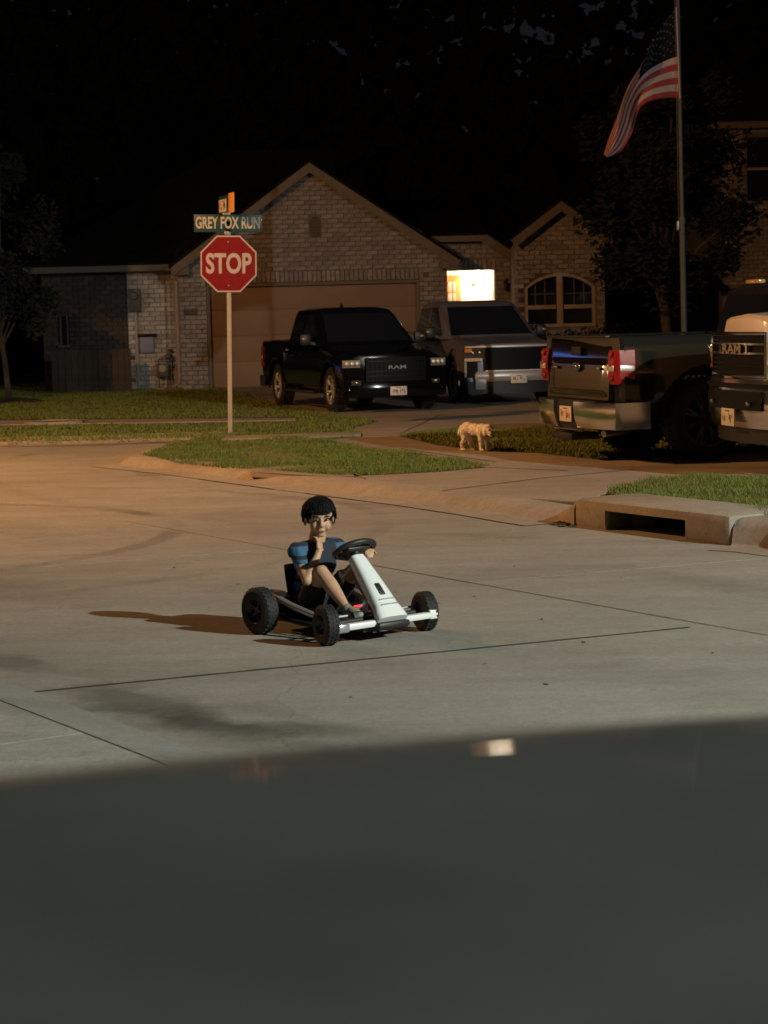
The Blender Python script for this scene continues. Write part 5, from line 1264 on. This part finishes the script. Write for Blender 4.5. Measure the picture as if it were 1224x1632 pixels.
# bucket seat
rows = []
for u in lin(0, 1, 12):
    c = spline([Vector((0.0, 0, 0.085)), Vector((-0.12, 0, 0.075)), Vector((-0.25, 0, 0.10)), Vector((-0.30, 0, 0.22)), Vector((-0.325, 0, 0.33))], 12)[int(round(u * 12))]
    wv = 0.155 - 0.02 * u; rows.append([Vector((c.x + 0.05 * abs(q) ** 2 * (1 if u > .5 else .3), q * wv, c.z + 0.055 * q * q * (1 if u < .65 else 0.1))) for q in lin(-1, 1, 8)])
solid(rows, (-0.006, 0, 0.014)).build('seat', kb, kart)
# steering column cowl: broad white wedge rising from the nose to the wheel
rows = []
for u in lin(0, 1, 10):
    c = Vector((0.40, 0.02, 0.10)).lerp(Vector((0.125, 0.02, 0.385)), u); hwid = 0.082 - 0.040 * u + (0.012 if u < .12 else 0); dpt = 0.030 + 0.008 * math.sin(u * 3.1)
    nx, nz_ = Vector((0.72, 0, 0.69)), None
    ring = []
    for k in range(14):
        a = k * math.tau / 14; e = lambda v, p: math.copysign(abs(v) ** p, v)
        ring.append(c + Vector((0, 1, 0)) * hwid * e(math.cos(a), 0.6) + nx * dpt * e(math.sin(a), 0.6))
    rows.append(ring)
cw = MB(); cw.grid(rows, True); cw.bm.verts.ensure_lookup_table(); cw.bm.faces.new(cw.bm.verts[:14][::-1]); cw.bm.faces.new(cw.bm.verts[-14:])
cowl = cw.build('steering_cowl', kw, kart, angle=50)
colr = (Vector((0.125, 0, 0.385)) - Vector((0.40, 0, 0.10))).to_track_quat('X', 'Z').to_matrix()
def on_cowl(u, y, o=0.034): return Vector((0.40, 0.02 + y, 0.10)).lerp(Vector((0.125, 0.02 + y, 0.385)), u) + Vector((0.72, 0, 0.69)) * o
MB().box(on_cowl(0.42, -0.006), (0.075, 0.038, 0.016), colr, 0.008).build('badge_plate', kb, cowl)
MB().box(on_cowl(0.18, 0.0, 0.036), (0.004, 0.10, 0.008), colr).build('cowl_seam', mat('seam_grey', (0.3, 0.32, 0.34), 0.5), cowl)
MB().box(on_cowl(0.26, 0.0, 0.036), (0.004, 0.09, 0.008), colr).build('cowl_seam', MATS['seam_grey'], cowl)
MB().box((0.375, 0.02, 0.075), (0.09, 0.20, 0.035), bev=0.012).build('nose_plate', kb, kart)
# steering wheel
sw = MB(); sc_ = Vector((0.11, 0.02, 0.425)); ax_s = Vector((-0.55, 0, 0.83)).normalized(); qx = Vector((0, 1, 0)); qy = ax_s.cross(qx)
pts = [sc_ + qx * math.cos(a) * 0.115 + qy * math.sin(a) * (0.088 if math.sin(a) < 0 else 0.075) for a in [k * math.tau / 28 for k in range(29)]]
sw.tube(pts, 0.0145, 10, caps=False); sw.box(sc_, (0.15, 0.10, 0.036), Matrix((qx, qy, ax_s)).transposed(), 0.01)
for a in (0, 180, 270): sw.bar(sc_, sc_ + qx * math.cos(R(a)) * 0.11 + qy * math.sin(R(a)) * 0.085, 0.022, 0.010)
sw.build('steering_wheel', kb, kart); MB().box(sc_ + ax_s * 0.018, (0.07, 0.035, 0.008), Matrix((qx, qy, ax_s)).transposed(), 0.003).build('wheel_display', mat('display_grey', (0.28, 0.26, 0.26), 0.3), kart)
MB().tube([(0.13, 0.02, 0.39), sc_], 0.022, 12).build('steering_shaft', kb, kart)
MB().box((0.20, -0.035, 0.155), (0.02, 0.045, 0.008), bev=0.004).build('status_light', mat('red_glow', (0.5, 0.02, 0.03), 0.3, emit=(1.0, 0.05, 0.08), es=1.6), kart)
for s in (-1, 1): MB().box((0.285, s * 0.10, 0.10), (0.02, 0.06, 0.09), Matrix.Rotation(R(-25), 3, 'Y'), 0.006).build('pedal', kb, kart)

# ================================================================== CHILD ON THE KART
kid = empty('person', 'child in a blue shirt and black shorts driving the white go-kart, chin on one hand', 'person', (KX, KY, 0), kyaw)
skin = mat('skin', (0.50, 0.30, 0.19), 0.55, var=0.06, scale=20); skin.node_tree.nodes['Principled BSDF'].inputs['Subsurface Weight'].default_value = 0.08
skin.node_tree.nodes['Principled BSDF'].inputs['Subsurface Scale'].default_value = 0.01
HC = Vector((-0.135, -0.005, 0.575)); hrot = Matrix.Rotation(R(-30), 3, 'Z') @ Matrix.Rotation(R(6), 3, 'Y')
def H(x, y, z): return HC + hrot @ Vector((x, y, z)) * 0.93
Lsh, Rsh = Vector((-0.165, 0.125, 0.415)), Vector((-0.175, -0.125, 0.41))
Rel, Rwr = Vector((-0.045, -0.165, 0.275)), Vector((-0.068, -0.062, 0.415))
Lel, Lwr = Vector((-0.035, 0.185, 0.33)), Vector((0.075, 0.135, 0.415))
b = MB()
b.ball(H(-0.008, 0, 0.022), tuple(.9 * q_ for q_ in (0.090, 0.076, 0.084)), 24, hrot); b.ball(H(0.018, 0, -0.03), tuple(.9 * q_ for q_ in (0.064, 0.058, 0.068)), 20, hrot); b.ball(H(0.052, 0, -0.082), tuple(.9 * q_ for q_ in (0.022, 0.026, 0.018)), 12, hrot)
b.ball(H(0.05, 0.030, -0.035), tuple(.9 * q_ for q_ in (0.030, 0.028, 0.032)), 12, hrot); b.ball(H(0.05, -0.030, -0.035), tuple(.9 * q_ for q_ in (0.030, 0.028, 0.032)), 12, hrot)
b.capsule(H(0.080, 0, 0.006), H(0.092, 0, -0.026), 0.008, 0.0115, 10); b.ball(H(0.086, 0, -0.030), tuple(.9 * q_ for q_ in (0.012, 0.017, 0.009)), 10, hrot)
b.ball(H(0.072, 0, 0.022), tuple(.9 * q_ for q_ in (0.014, 0.045, 0.010)), 12, hrot); b.ball(H(0.078, 0, -0.054), tuple(.9 * q_ for q_ in (0.009, 0.022, 0.006)), 10, hrot); b.ball(H(0.076, 0, -0.063), tuple(.9 * q_ for q_ in (0.009, 0.018, 0.006)), 10, hrot)
for s in (-1, 1): b.ball(H(-0.005, s * 0.074, -0.008), tuple(.9 * q_ for q_ in (0.016, 0.009, 0.026)), 12, hrot @ Matrix.Rotation(R(15 * s), 3, 'Z'))
b.capsule(H(-0.022, 0, -0.055), (-0.175, 0, 0.425), 0.040, 0.046)
b.ball((-0.18, 0, 0.345), (0.072, 0.108, 0.098)); b.ball((-0.205, 0, 0.225), (0.075, 0.098, 0.105)); b.ball((-0.20, 0, 0.145), (0.088, 0.108, 0.072)); b.capsule(Lsh, Rsh, 0.040, 0.040)
def limb(p, q, a, c, mid=None):
    p, q = Vector(p), Vector(q); m = p.lerp(q, .38)
    b.tube([p, m, q], [a, mid or (a * .55 + c * .45) * 1.08, c], 14); b.ball(p, a, 14); b.ball(q, c, 14)
limb(Rsh, Rel, 0.034, 0.024); limb(Rel, Rwr, 0.026, 0.016, 0.026); limb(Lsh, Lel, 0.034, 0.024); limb(Lel, Lwr, 0.026, 0.016, 0.026)
legs = []
for s in (-1, 1):
    hip = Vector((-0.17, s * 0.06, 0.135)); kne = Vector((-0.005, s * (0.105 if s < 0 else 0.125), 0.315)); ank = Vector((0.175, s * 0.085, 0.145)); legs.append((hip, kne, ank))
    limb(hip, kne, 0.062, 0.038); limb(kne, ank, 0.037, 0.022, 0.039); b.capsule(ank, ank + Vector((0.085, 0, -0.015)), 0.022, 0.018)
def hand(wr, dirn, palm_n, curl, spread=1.0, thumb_side=1):
    """palm and five unequal bent fingers; dirn points along the hand, palm_n out of the palm, curl in degrees per joint"""
    dirn = Vector(dirn).normalized(); palm_n = (Vector(palm_n) - dirn * Vector(palm_n).dot(dirn)).normalized(); sd = dirn.cross(palm_n) * thumb_side
    rot = Matrix((dirn, sd, palm_n)).transposed()
    b.ball(wr + dirn * 0.026, (0.031, 0.025, 0.012), 14, rot)
    for k, ln in enumerate((0.026, 0.030, 0.028, 0.022)):
        o = (1.5 - k) * 0.0125; p = wr + dirn * 0.046 + sd * o; dd = (dirn + sd * o * 3 * spread).normalized(); pts = [wr + dirn * 0.025 + sd * o * .7, p]
        for j, fr_ in enumerate((0.95, 0.65, 0.5)):
            dd = (dd * math.cos(R(curl)) + palm_n * math.sin(R(curl))).normalized(); p = p + dd * ln * fr_; pts.append(p)
        b.tube(pts, [0.0068, 0.0068, 0.0062, 0.0056, 0.0048], 8); b.ball(p, 0.0048, 8)
    t0 = wr + dirn * 0.012 + sd * 0.018; t1 = t0 + (sd * .8 + dirn * .6 + palm_n * .3).normalized() * 0.022; t2 = t1 + (sd * .3 + dirn * .8 + palm_n * .5).normalized() * 0.020
    b.tube([wr + dirn * 0.01, t0, t1, t2], [0.009, 0.009, 0.0075, 0.006], 8); b.ball(t2, 0.006, 8)
hand(Rwr, (H(0.045, -0.005, -0.09) - Rwr), (Vector((-0.6, 0.2, 0.5))), 24, 1.0, -1)
hand(Lwr, (0.06, -0.03, 0.012), (0.1, -0.4, -1.0), 42, 0.5, 1)
remesh(b, 'body', skin, 0.0042, kid, 5)
# face
ew = mat('eye_white', (0.30, 0.27, 0.25), 0.3); ed = mat('eye_dark', (0.015, 0.010, 0.008), 0.15); lip = mat('lip', (0.42, 0.17, 0.13), 0.5); hairm = mat('hair', (0.007, 0.006, 0.006), 0.75, var=0.3, scale=40, spec=0.2)
for s in (-1, 1):
    e = MB().ball(H(0.074, s * 0.029, 0.002), (0.009, 0.0115, 0.0055), 14, hrot).build('eye', ew, kid); MB().ball(H(0.0805, s * 0.028, 0.002), (0.005, 0.0065, 0.0056), 12, hrot).build('iris', ed, e)
    MB().tube(spline([H(0.078, s * 0.014, 0.019), H(0.083, s * 0.029, 0.024), H(0.072, s * 0.045, 0.019)], 8), 0.0036, 6).build('eyebrow', hairm, kid)
MB().tube(spline([H(0.082, -0.019, -0.059), H(0.0875, 0, -0.057), H(0.082, 0.019, -0.059)], 8), [0.002] + [0.0035] * 7 + [0.002], 8).build('mouth', lip, kid)
# hair: scalp cap and overlapping locks
hb_ = MB(); rnd = random.Random(11)
u = bmesh.ops.create_uvsphere(hb_.bm, u_segments=32, v_segments=22, radius=1)
for v in list(hb_.bm.verts):
    x, y, z = v.co
    lim = 0.42 if x > 0.45 else (0.42 - (0.45 - x) * 1.6 if x > -0.1 else -0.62)
    if z < lim - 0.02: hb_.bm.verts.remove(v)
for v in hb_.bm.verts: v.co = H(-0.010 + v.co.x * 0.099, v.co.y * 0.085, 0.024 + v.co.z * 0.094)
hb_.ball(H(-0.014, 0, 0.036), (0.088, 0.078, 0.078), 24, hrot)
hair = remesh(hb_, 'hair', hairm, 0.004, kid, 4, (0.011, 26))
hs_ = MB()
for k in range(2300):
    a = rnd.uniform(0, math.tau); el = rnd.uniform(-0.5, 1.55); x, y, z = math.cos(el) * math.cos(a), math.cos(el) * math.sin(a), math.sin(el)
    lim = 0.36 if x > 0.45 else (0.36 - (0.45 - x) * 1.6 if x > -0.1 else -0.60)
    if z < lim: continue
    p = Vector((-0.012 + x * 0.097, y * 0.083, 0.026 + z * 0.090)); nrm = Vector((x, y, z)); sw_ = noise.noise(Vector((x, y, z)) * 2.5)
    down = Vector((x * .5 + .45 * max(0, z) + sw_ * .6, y * .5 + .5 * sw_, -0.9)); down = (down - nrm * down.dot(nrm) * .75).normalized()
    ln = rnd.uniform(.020, .040); lift = rnd.uniform(.001, .006)
    hs_.tube([H(*p), H(*(p + nrm * (lift + .003) + down * ln * .5)), H(*(p + nrm * lift * 1.6 + down * ln))], [0.0024, 0.0022, 0.0006], 4, caps=False)
tag(hs_.build('hair_strands', hairm, kid), kind='stuff')
# shirt: torso and short sleeves
shirt = mat('shirt', (0.03, 0.09, 0.19), 0.85)
nt = shirt.node_tree; L = nt.links; tc = nt.nodes.new('ShaderNodeTexCoord'); sx_ = nt.nodes.new('ShaderNodeSeparateXYZ'); L.new(tc.outputs['Object'], sx_.inputs[0])
ab = nt.nodes.new('ShaderNodeMath'); ab.operation = 'ABSOLUTE'; L.new(sx_.outputs['Y'], ab.inputs[0])
c1 = nt.nodes.new('ShaderNodeMath'); c1.operation = 'GREATER_THAN'; c1.inputs[1].default_value = 0.088; L.new(ab.outputs[0], c1.inputs[0])
zr = nt.nodes.new('ShaderNodeMath'); zr.operation = 'FRACT'; zm = nt.nodes.new('ShaderNodeMath'); zm.operation = 'MULTIPLY'; zm.inputs[1].default_value = 16; L.new(sx_.outputs['Z'], zm.inputs[0]); L.new(zm.outputs[0], zr.inputs[0])
c2 = nt.nodes.new('ShaderNodeMath'); c2.operation = 'GREATER_THAN'; c2.inputs[1].default_value = 0.30; L.new(zr.outputs[0], c2.inputs[0])
c3 = nt.nodes.new('ShaderNodeMath'); c3.operation = 'MULTIPLY'; L.new(c1.outputs[0], c3.inputs[0]); L.new(c2.outputs[0], c3.inputs[1])
mx = nt.nodes.new('ShaderNodeMix'); mx.data_type = 'RGBA'; mx.inputs[6].default_value = (0.012, 0.02, 0.035, 1); mx.inputs[7].default_value = (0.035, 0.115, 0.23, 1)
L.new(c3.outputs[0], mx.inputs[0]); L.new(mx.outputs[2], nt.nodes['Principled BSDF'].inputs['Base Color'])
b = MB(); b.ball((-0.18, 0, 0.345), (0.086, 0.121, 0.108)); b.ball((-0.205, 0, 0.235), (0.090, 0.114, 0.11)); b.ball((-0.20, 0, 0.17), (0.098, 0.118, 0.06)); b.capsule(Lsh, Rsh, 0.049, 0.049); b.capsule(Lsh * 0.6 + Vector((-0.07, 0, 0.172)), Rsh * 0.6 + Vector((-0.07, 0, 0.172)), 0.044, 0.044)
b.capsule((-0.175, 0, 0.40), (-0.172, 0, 0.428), 0.058, 0.050)
for sh, el in ((Rsh, Rel), (Lsh, Lel)): b.tube([sh, sh.lerp(el, .55)], [0.041, 0.037], 14); b.ball(sh, 0.042)
remesh(b, 'shirt', shirt, 0.005, kid, 3, (0.005, 34))
b = MB(); b.ball((-0.20, 0, 0.145), (0.098, 0.12, 0.078))
for hip, kne, ank in legs: b.tube([hip, hip.lerp(kne, .72)], [0.074, 0.060], 16); b.ball(hip, 0.074)
remesh(b, 'shorts', mat('shorts', (0.012, 0.012, 0.014), 0.85), 0.006, kid, 4, (0.006, 24))
for k, (hip, kne, ank) in enumerate(legs):
    b = MB(); b.ball(ank + Vector((0.0, 0, -0.005)), (0.034, 0.029, 0.032)); b.ball(ank + Vector((0.05, 0, -0.018)), (0.055, 0.031, 0.026)); b.ball(ank + Vector((0.085, 0, -0.024)), (0.036, 0.031, 0.020))
    sh_ = remesh(b, 'shoe', mat('shoe', (0.24, 0.27, 0.22), 0.7), 0.005, kid, 3)
    MB().box(ank + Vector((0.045, 0, -0.043)), (0.155, 0.056, 0.014), bev=0.006).build('sole', mat('sole', (0.5, 0.5, 0.46), 0.7), sh_)

# ================================================================== PARKED CAR IN THE FOREGROUND (its roof fills the bottom of the picture)
cyaw = R(15)
car = empty('parked_car', 'smooth dark grey car roof filling the bottom of the picture out of focus', 'car', (0.158, 0.848, 0), cyaw)
cp = mat('car_grey', (0.066, 0.070, 0.068), 0.5, 0.0, var=0.22, scale=3.0, coat=0.30, col2=(0.050, 0.054, 0.056), spec=0.2); cp.node_tree.nodes['Principled BSDF'].inputs['Coat Roughness'].default_value = 0.02
RZ = 1.352
def roof_z(x, y):
    # y across the car (positive = street side), x along it
    q = abs(y) / 0.60; z = RZ - 0.030 * q ** 2.2 - 0.020 * q ** 5
    if q > 1: z -= 0.6 * (q - 1) ** 1.2
    return z - 0.05 * (x / 1.1) ** 2
rows = []
for x in lin(-1.25, 1.25, 28):
    rows.append([Vector((x, y, roof_z(x, y))) for y in lin(-0.62, 0.62, 48)])
solid(rows, (0, 0, 0.02)).build('roof', cp, car)
gl = MB()
for s in (-1, 1):
    solid([[Vector((x, s * (0.625 + (RZ - 0.085 - z) * 0.45), z)) for x in lin(-1.1 - (RZ - z) * .3, 1.1 + (RZ - z) * .3, 6)] for z in lin(0.93, RZ - 0.085, 4)], (0, s * 0.01, 0)).build('side_window', auto_glass, car)
    solid([[Vector((s * (1.245 + (RZ - 0.12 - z) * 1.6), y, z)) for y in lin(-0.60 - (RZ - z) * .35, 0.60 + (RZ - z) * .35, 6)] for z in lin(0.93, RZ - 0.12, 4)], (s * 0.01, 0, 0)).build('windscreen' if s > 0 else 'rear_window', auto_glass, car)
low = MB(); rows = []
for x in (-2.35, -2.28, -1.9, -1.0, 0, 1.0, 1.7, 2.15, 2.3):
    w_ = 0.91 if abs(x) < 1.95 else 0.91 - (abs(x) - 1.95) * 0.4; zt_ = 0.93 if abs(x) < 1.8 else 0.93 - (abs(x) - 1.8) * .45
    pr = [(0, .22), (w_ - .08, .22), (w_, .35), (w_, .65), (w_ - .05, .86), (w_ - .12, zt_), (0, zt_ + .02)]
    rows.append([Vector((x, y, z)) for y, z in pr] + [Vector((x, -y, z)) for y, z in pr[-2:0:-1]])
low.grid(rows, True); low.bm.verts.ensure_lookup_table(); n = len(rows[0]); low.bm.faces.new(low.bm.verts[:n][::-1]); low.bm.faces.new(low.bm.verts[-n:])
cuts = []
for wx in (-1.4, 1.4):
    for s in (-1, 1): c = MB(); c.lathe([(0, .3), (.36, .3), (.36, -.3), (0, -.3)], 'Y', (wx, s * .88, .33), 30); bmesh.ops.remove_doubles(c.bm, verts=c.bm.verts[:], dist=1e-5); cuts.append(c)
boolean(low, cuts, 'body', cp, car)
tw = wheel_meshes(grey_rim, 5, 'e', 0.32, 0.21, 0.21)
for wx in (-1.4, 1.4):
    for s in (-1, 1):
        wh = place(tw[0], 'wheel', car, (wx, s * .79, .32), (0, 0, 0 if s > 0 else math.pi)); place(tw[1], 'rim', wh)

# small litter on the street
gr_ = MB(); rnd = random.Random(9)
for (x, y) in ((757, 950), (700, 960), (864, 986), (774, 1057), (930, 1023), (1136, 1040), (278, 904), (686, 812), (820, 902), (1020, 1170), (560, 1110), (870, 1090), (380, 930), (990, 920)):
    p = G(x, y, 0.004); gr_.ball(p, (rnd.uniform(.006, .018), rnd.uniform(.004, .008), 0.004), 7, Matrix.Rotation(rnd.uniform(0, 3), 3, 'Z'))
tag(gr_.build('grit', mat('grit', (0.16, 0.14, 0.11), 0.8)), 'small leaves and stones scattered on the street', kind='stuff')
# meter box lid in the left lawn
lp = G(88, 673, LZ + 0.02); lid = empty('utility_cover', 'round concrete utility cover set in the left lawn', 'utility cover', (lp.x, lp.y, LZ))
MB().lathe([(0.0, 0.03), (0.34, 0.03), (0.36, 0.0)], 'Z', seg=28).build('lid', mat('lid', (0.07, 0.06, 0.04), 0.8), lid); MB().lathe([(0.36, -0.02), (0.36, 0.045), (0.47, 0.045), (0.48, -0.02)], 'Z', seg=28).build('rim', kerb_mat, lid)

# house along the side street, left of the picture, with a string of blue and teal lights under its eave
h3 = empty('corner_house', 'dark house on the side street with blue and teal string lights under the eave', 'house', (-17.5, 45.0, LZ), R(34))
MB().box((0, 4, 1.6), (11, 8, 3.2)).build('wall', mat('tan_stucco', (0.42, 0.31, 0.20), 0.85, var=0.15, scale=2), h3)
MB().prism([(-5.9, -0.6, 3.2), (5.9, -0.6, 3.2), (3, 4, 5.8), (-3, 4, 5.8)], (0, 0, 0.1)).build('roof', shingle, h3, smooth=False)
MB().box((1.5, -0.02, 1.5), (1.6, 0.08, 1.3), bev=0.01).build('window', house_glass, h3)
lc = h3.matrix_world  # added lamp, made up to brighten the wall the tailgate reflects
wl3 = Vector((-17.5, 45.0, LZ)) + Matrix.Rotation(R(34), 3, 'Z') @ Vector((-3.0, -1.6, 2.6))
MB().lathe([(0.0, 0.16), (0.08, 0.10), (0.10, -0.08), (0.05, -0.14), (0, -0.14)], 'Z', (-3.0, -1.3, 2.7), 10).build('porch_lamp', mat('added_lamp_glow', (0.8, 0.6, 0.4), 0.5, emit=(1, 0.7, 0.4), es=2.0), h3)  # made-up fixture for the added fill light on this wall
MB().box((-3.0, -0.65, 2.9), (0.06, 1.3, 0.05)).build('added_lamp_arm', dark_plastic, h3)
lamp('side_house_added_fill', 'POINT', wl3 + Vector((0.6, -1.0, 0)), (1.0, 0.62, 0.32), 420, 0.45)  # added fill, brightens the unseen house front
ls = empty('string_lights', 'blue and teal string lights hanging under the eave of the side street house', 'string lights', (-17.5, 45.0, LZ), R(34))
for k, (c_, x0_, x1_) in enumerate((((0.03, 0.8, 0.55), -5.6, -2.9), ((0.03, 0.75, 0.85), -2.5, -1.2), ((0.04, 0.22, 1.0), -0.8, 5.6))):
    MB().tube([(x_, -0.72, 3.0 + 0.15 * math.sin(x_ * 0.9)) for x_ in lin(x0_, x1_, 24)], 0.06, 6).build('light_string', mat('led_%s' % ('green', 'teal', 'blue')[k], (0.1, 0.1, 0.1), 0.5, emit=c_, es=3.2), ls)
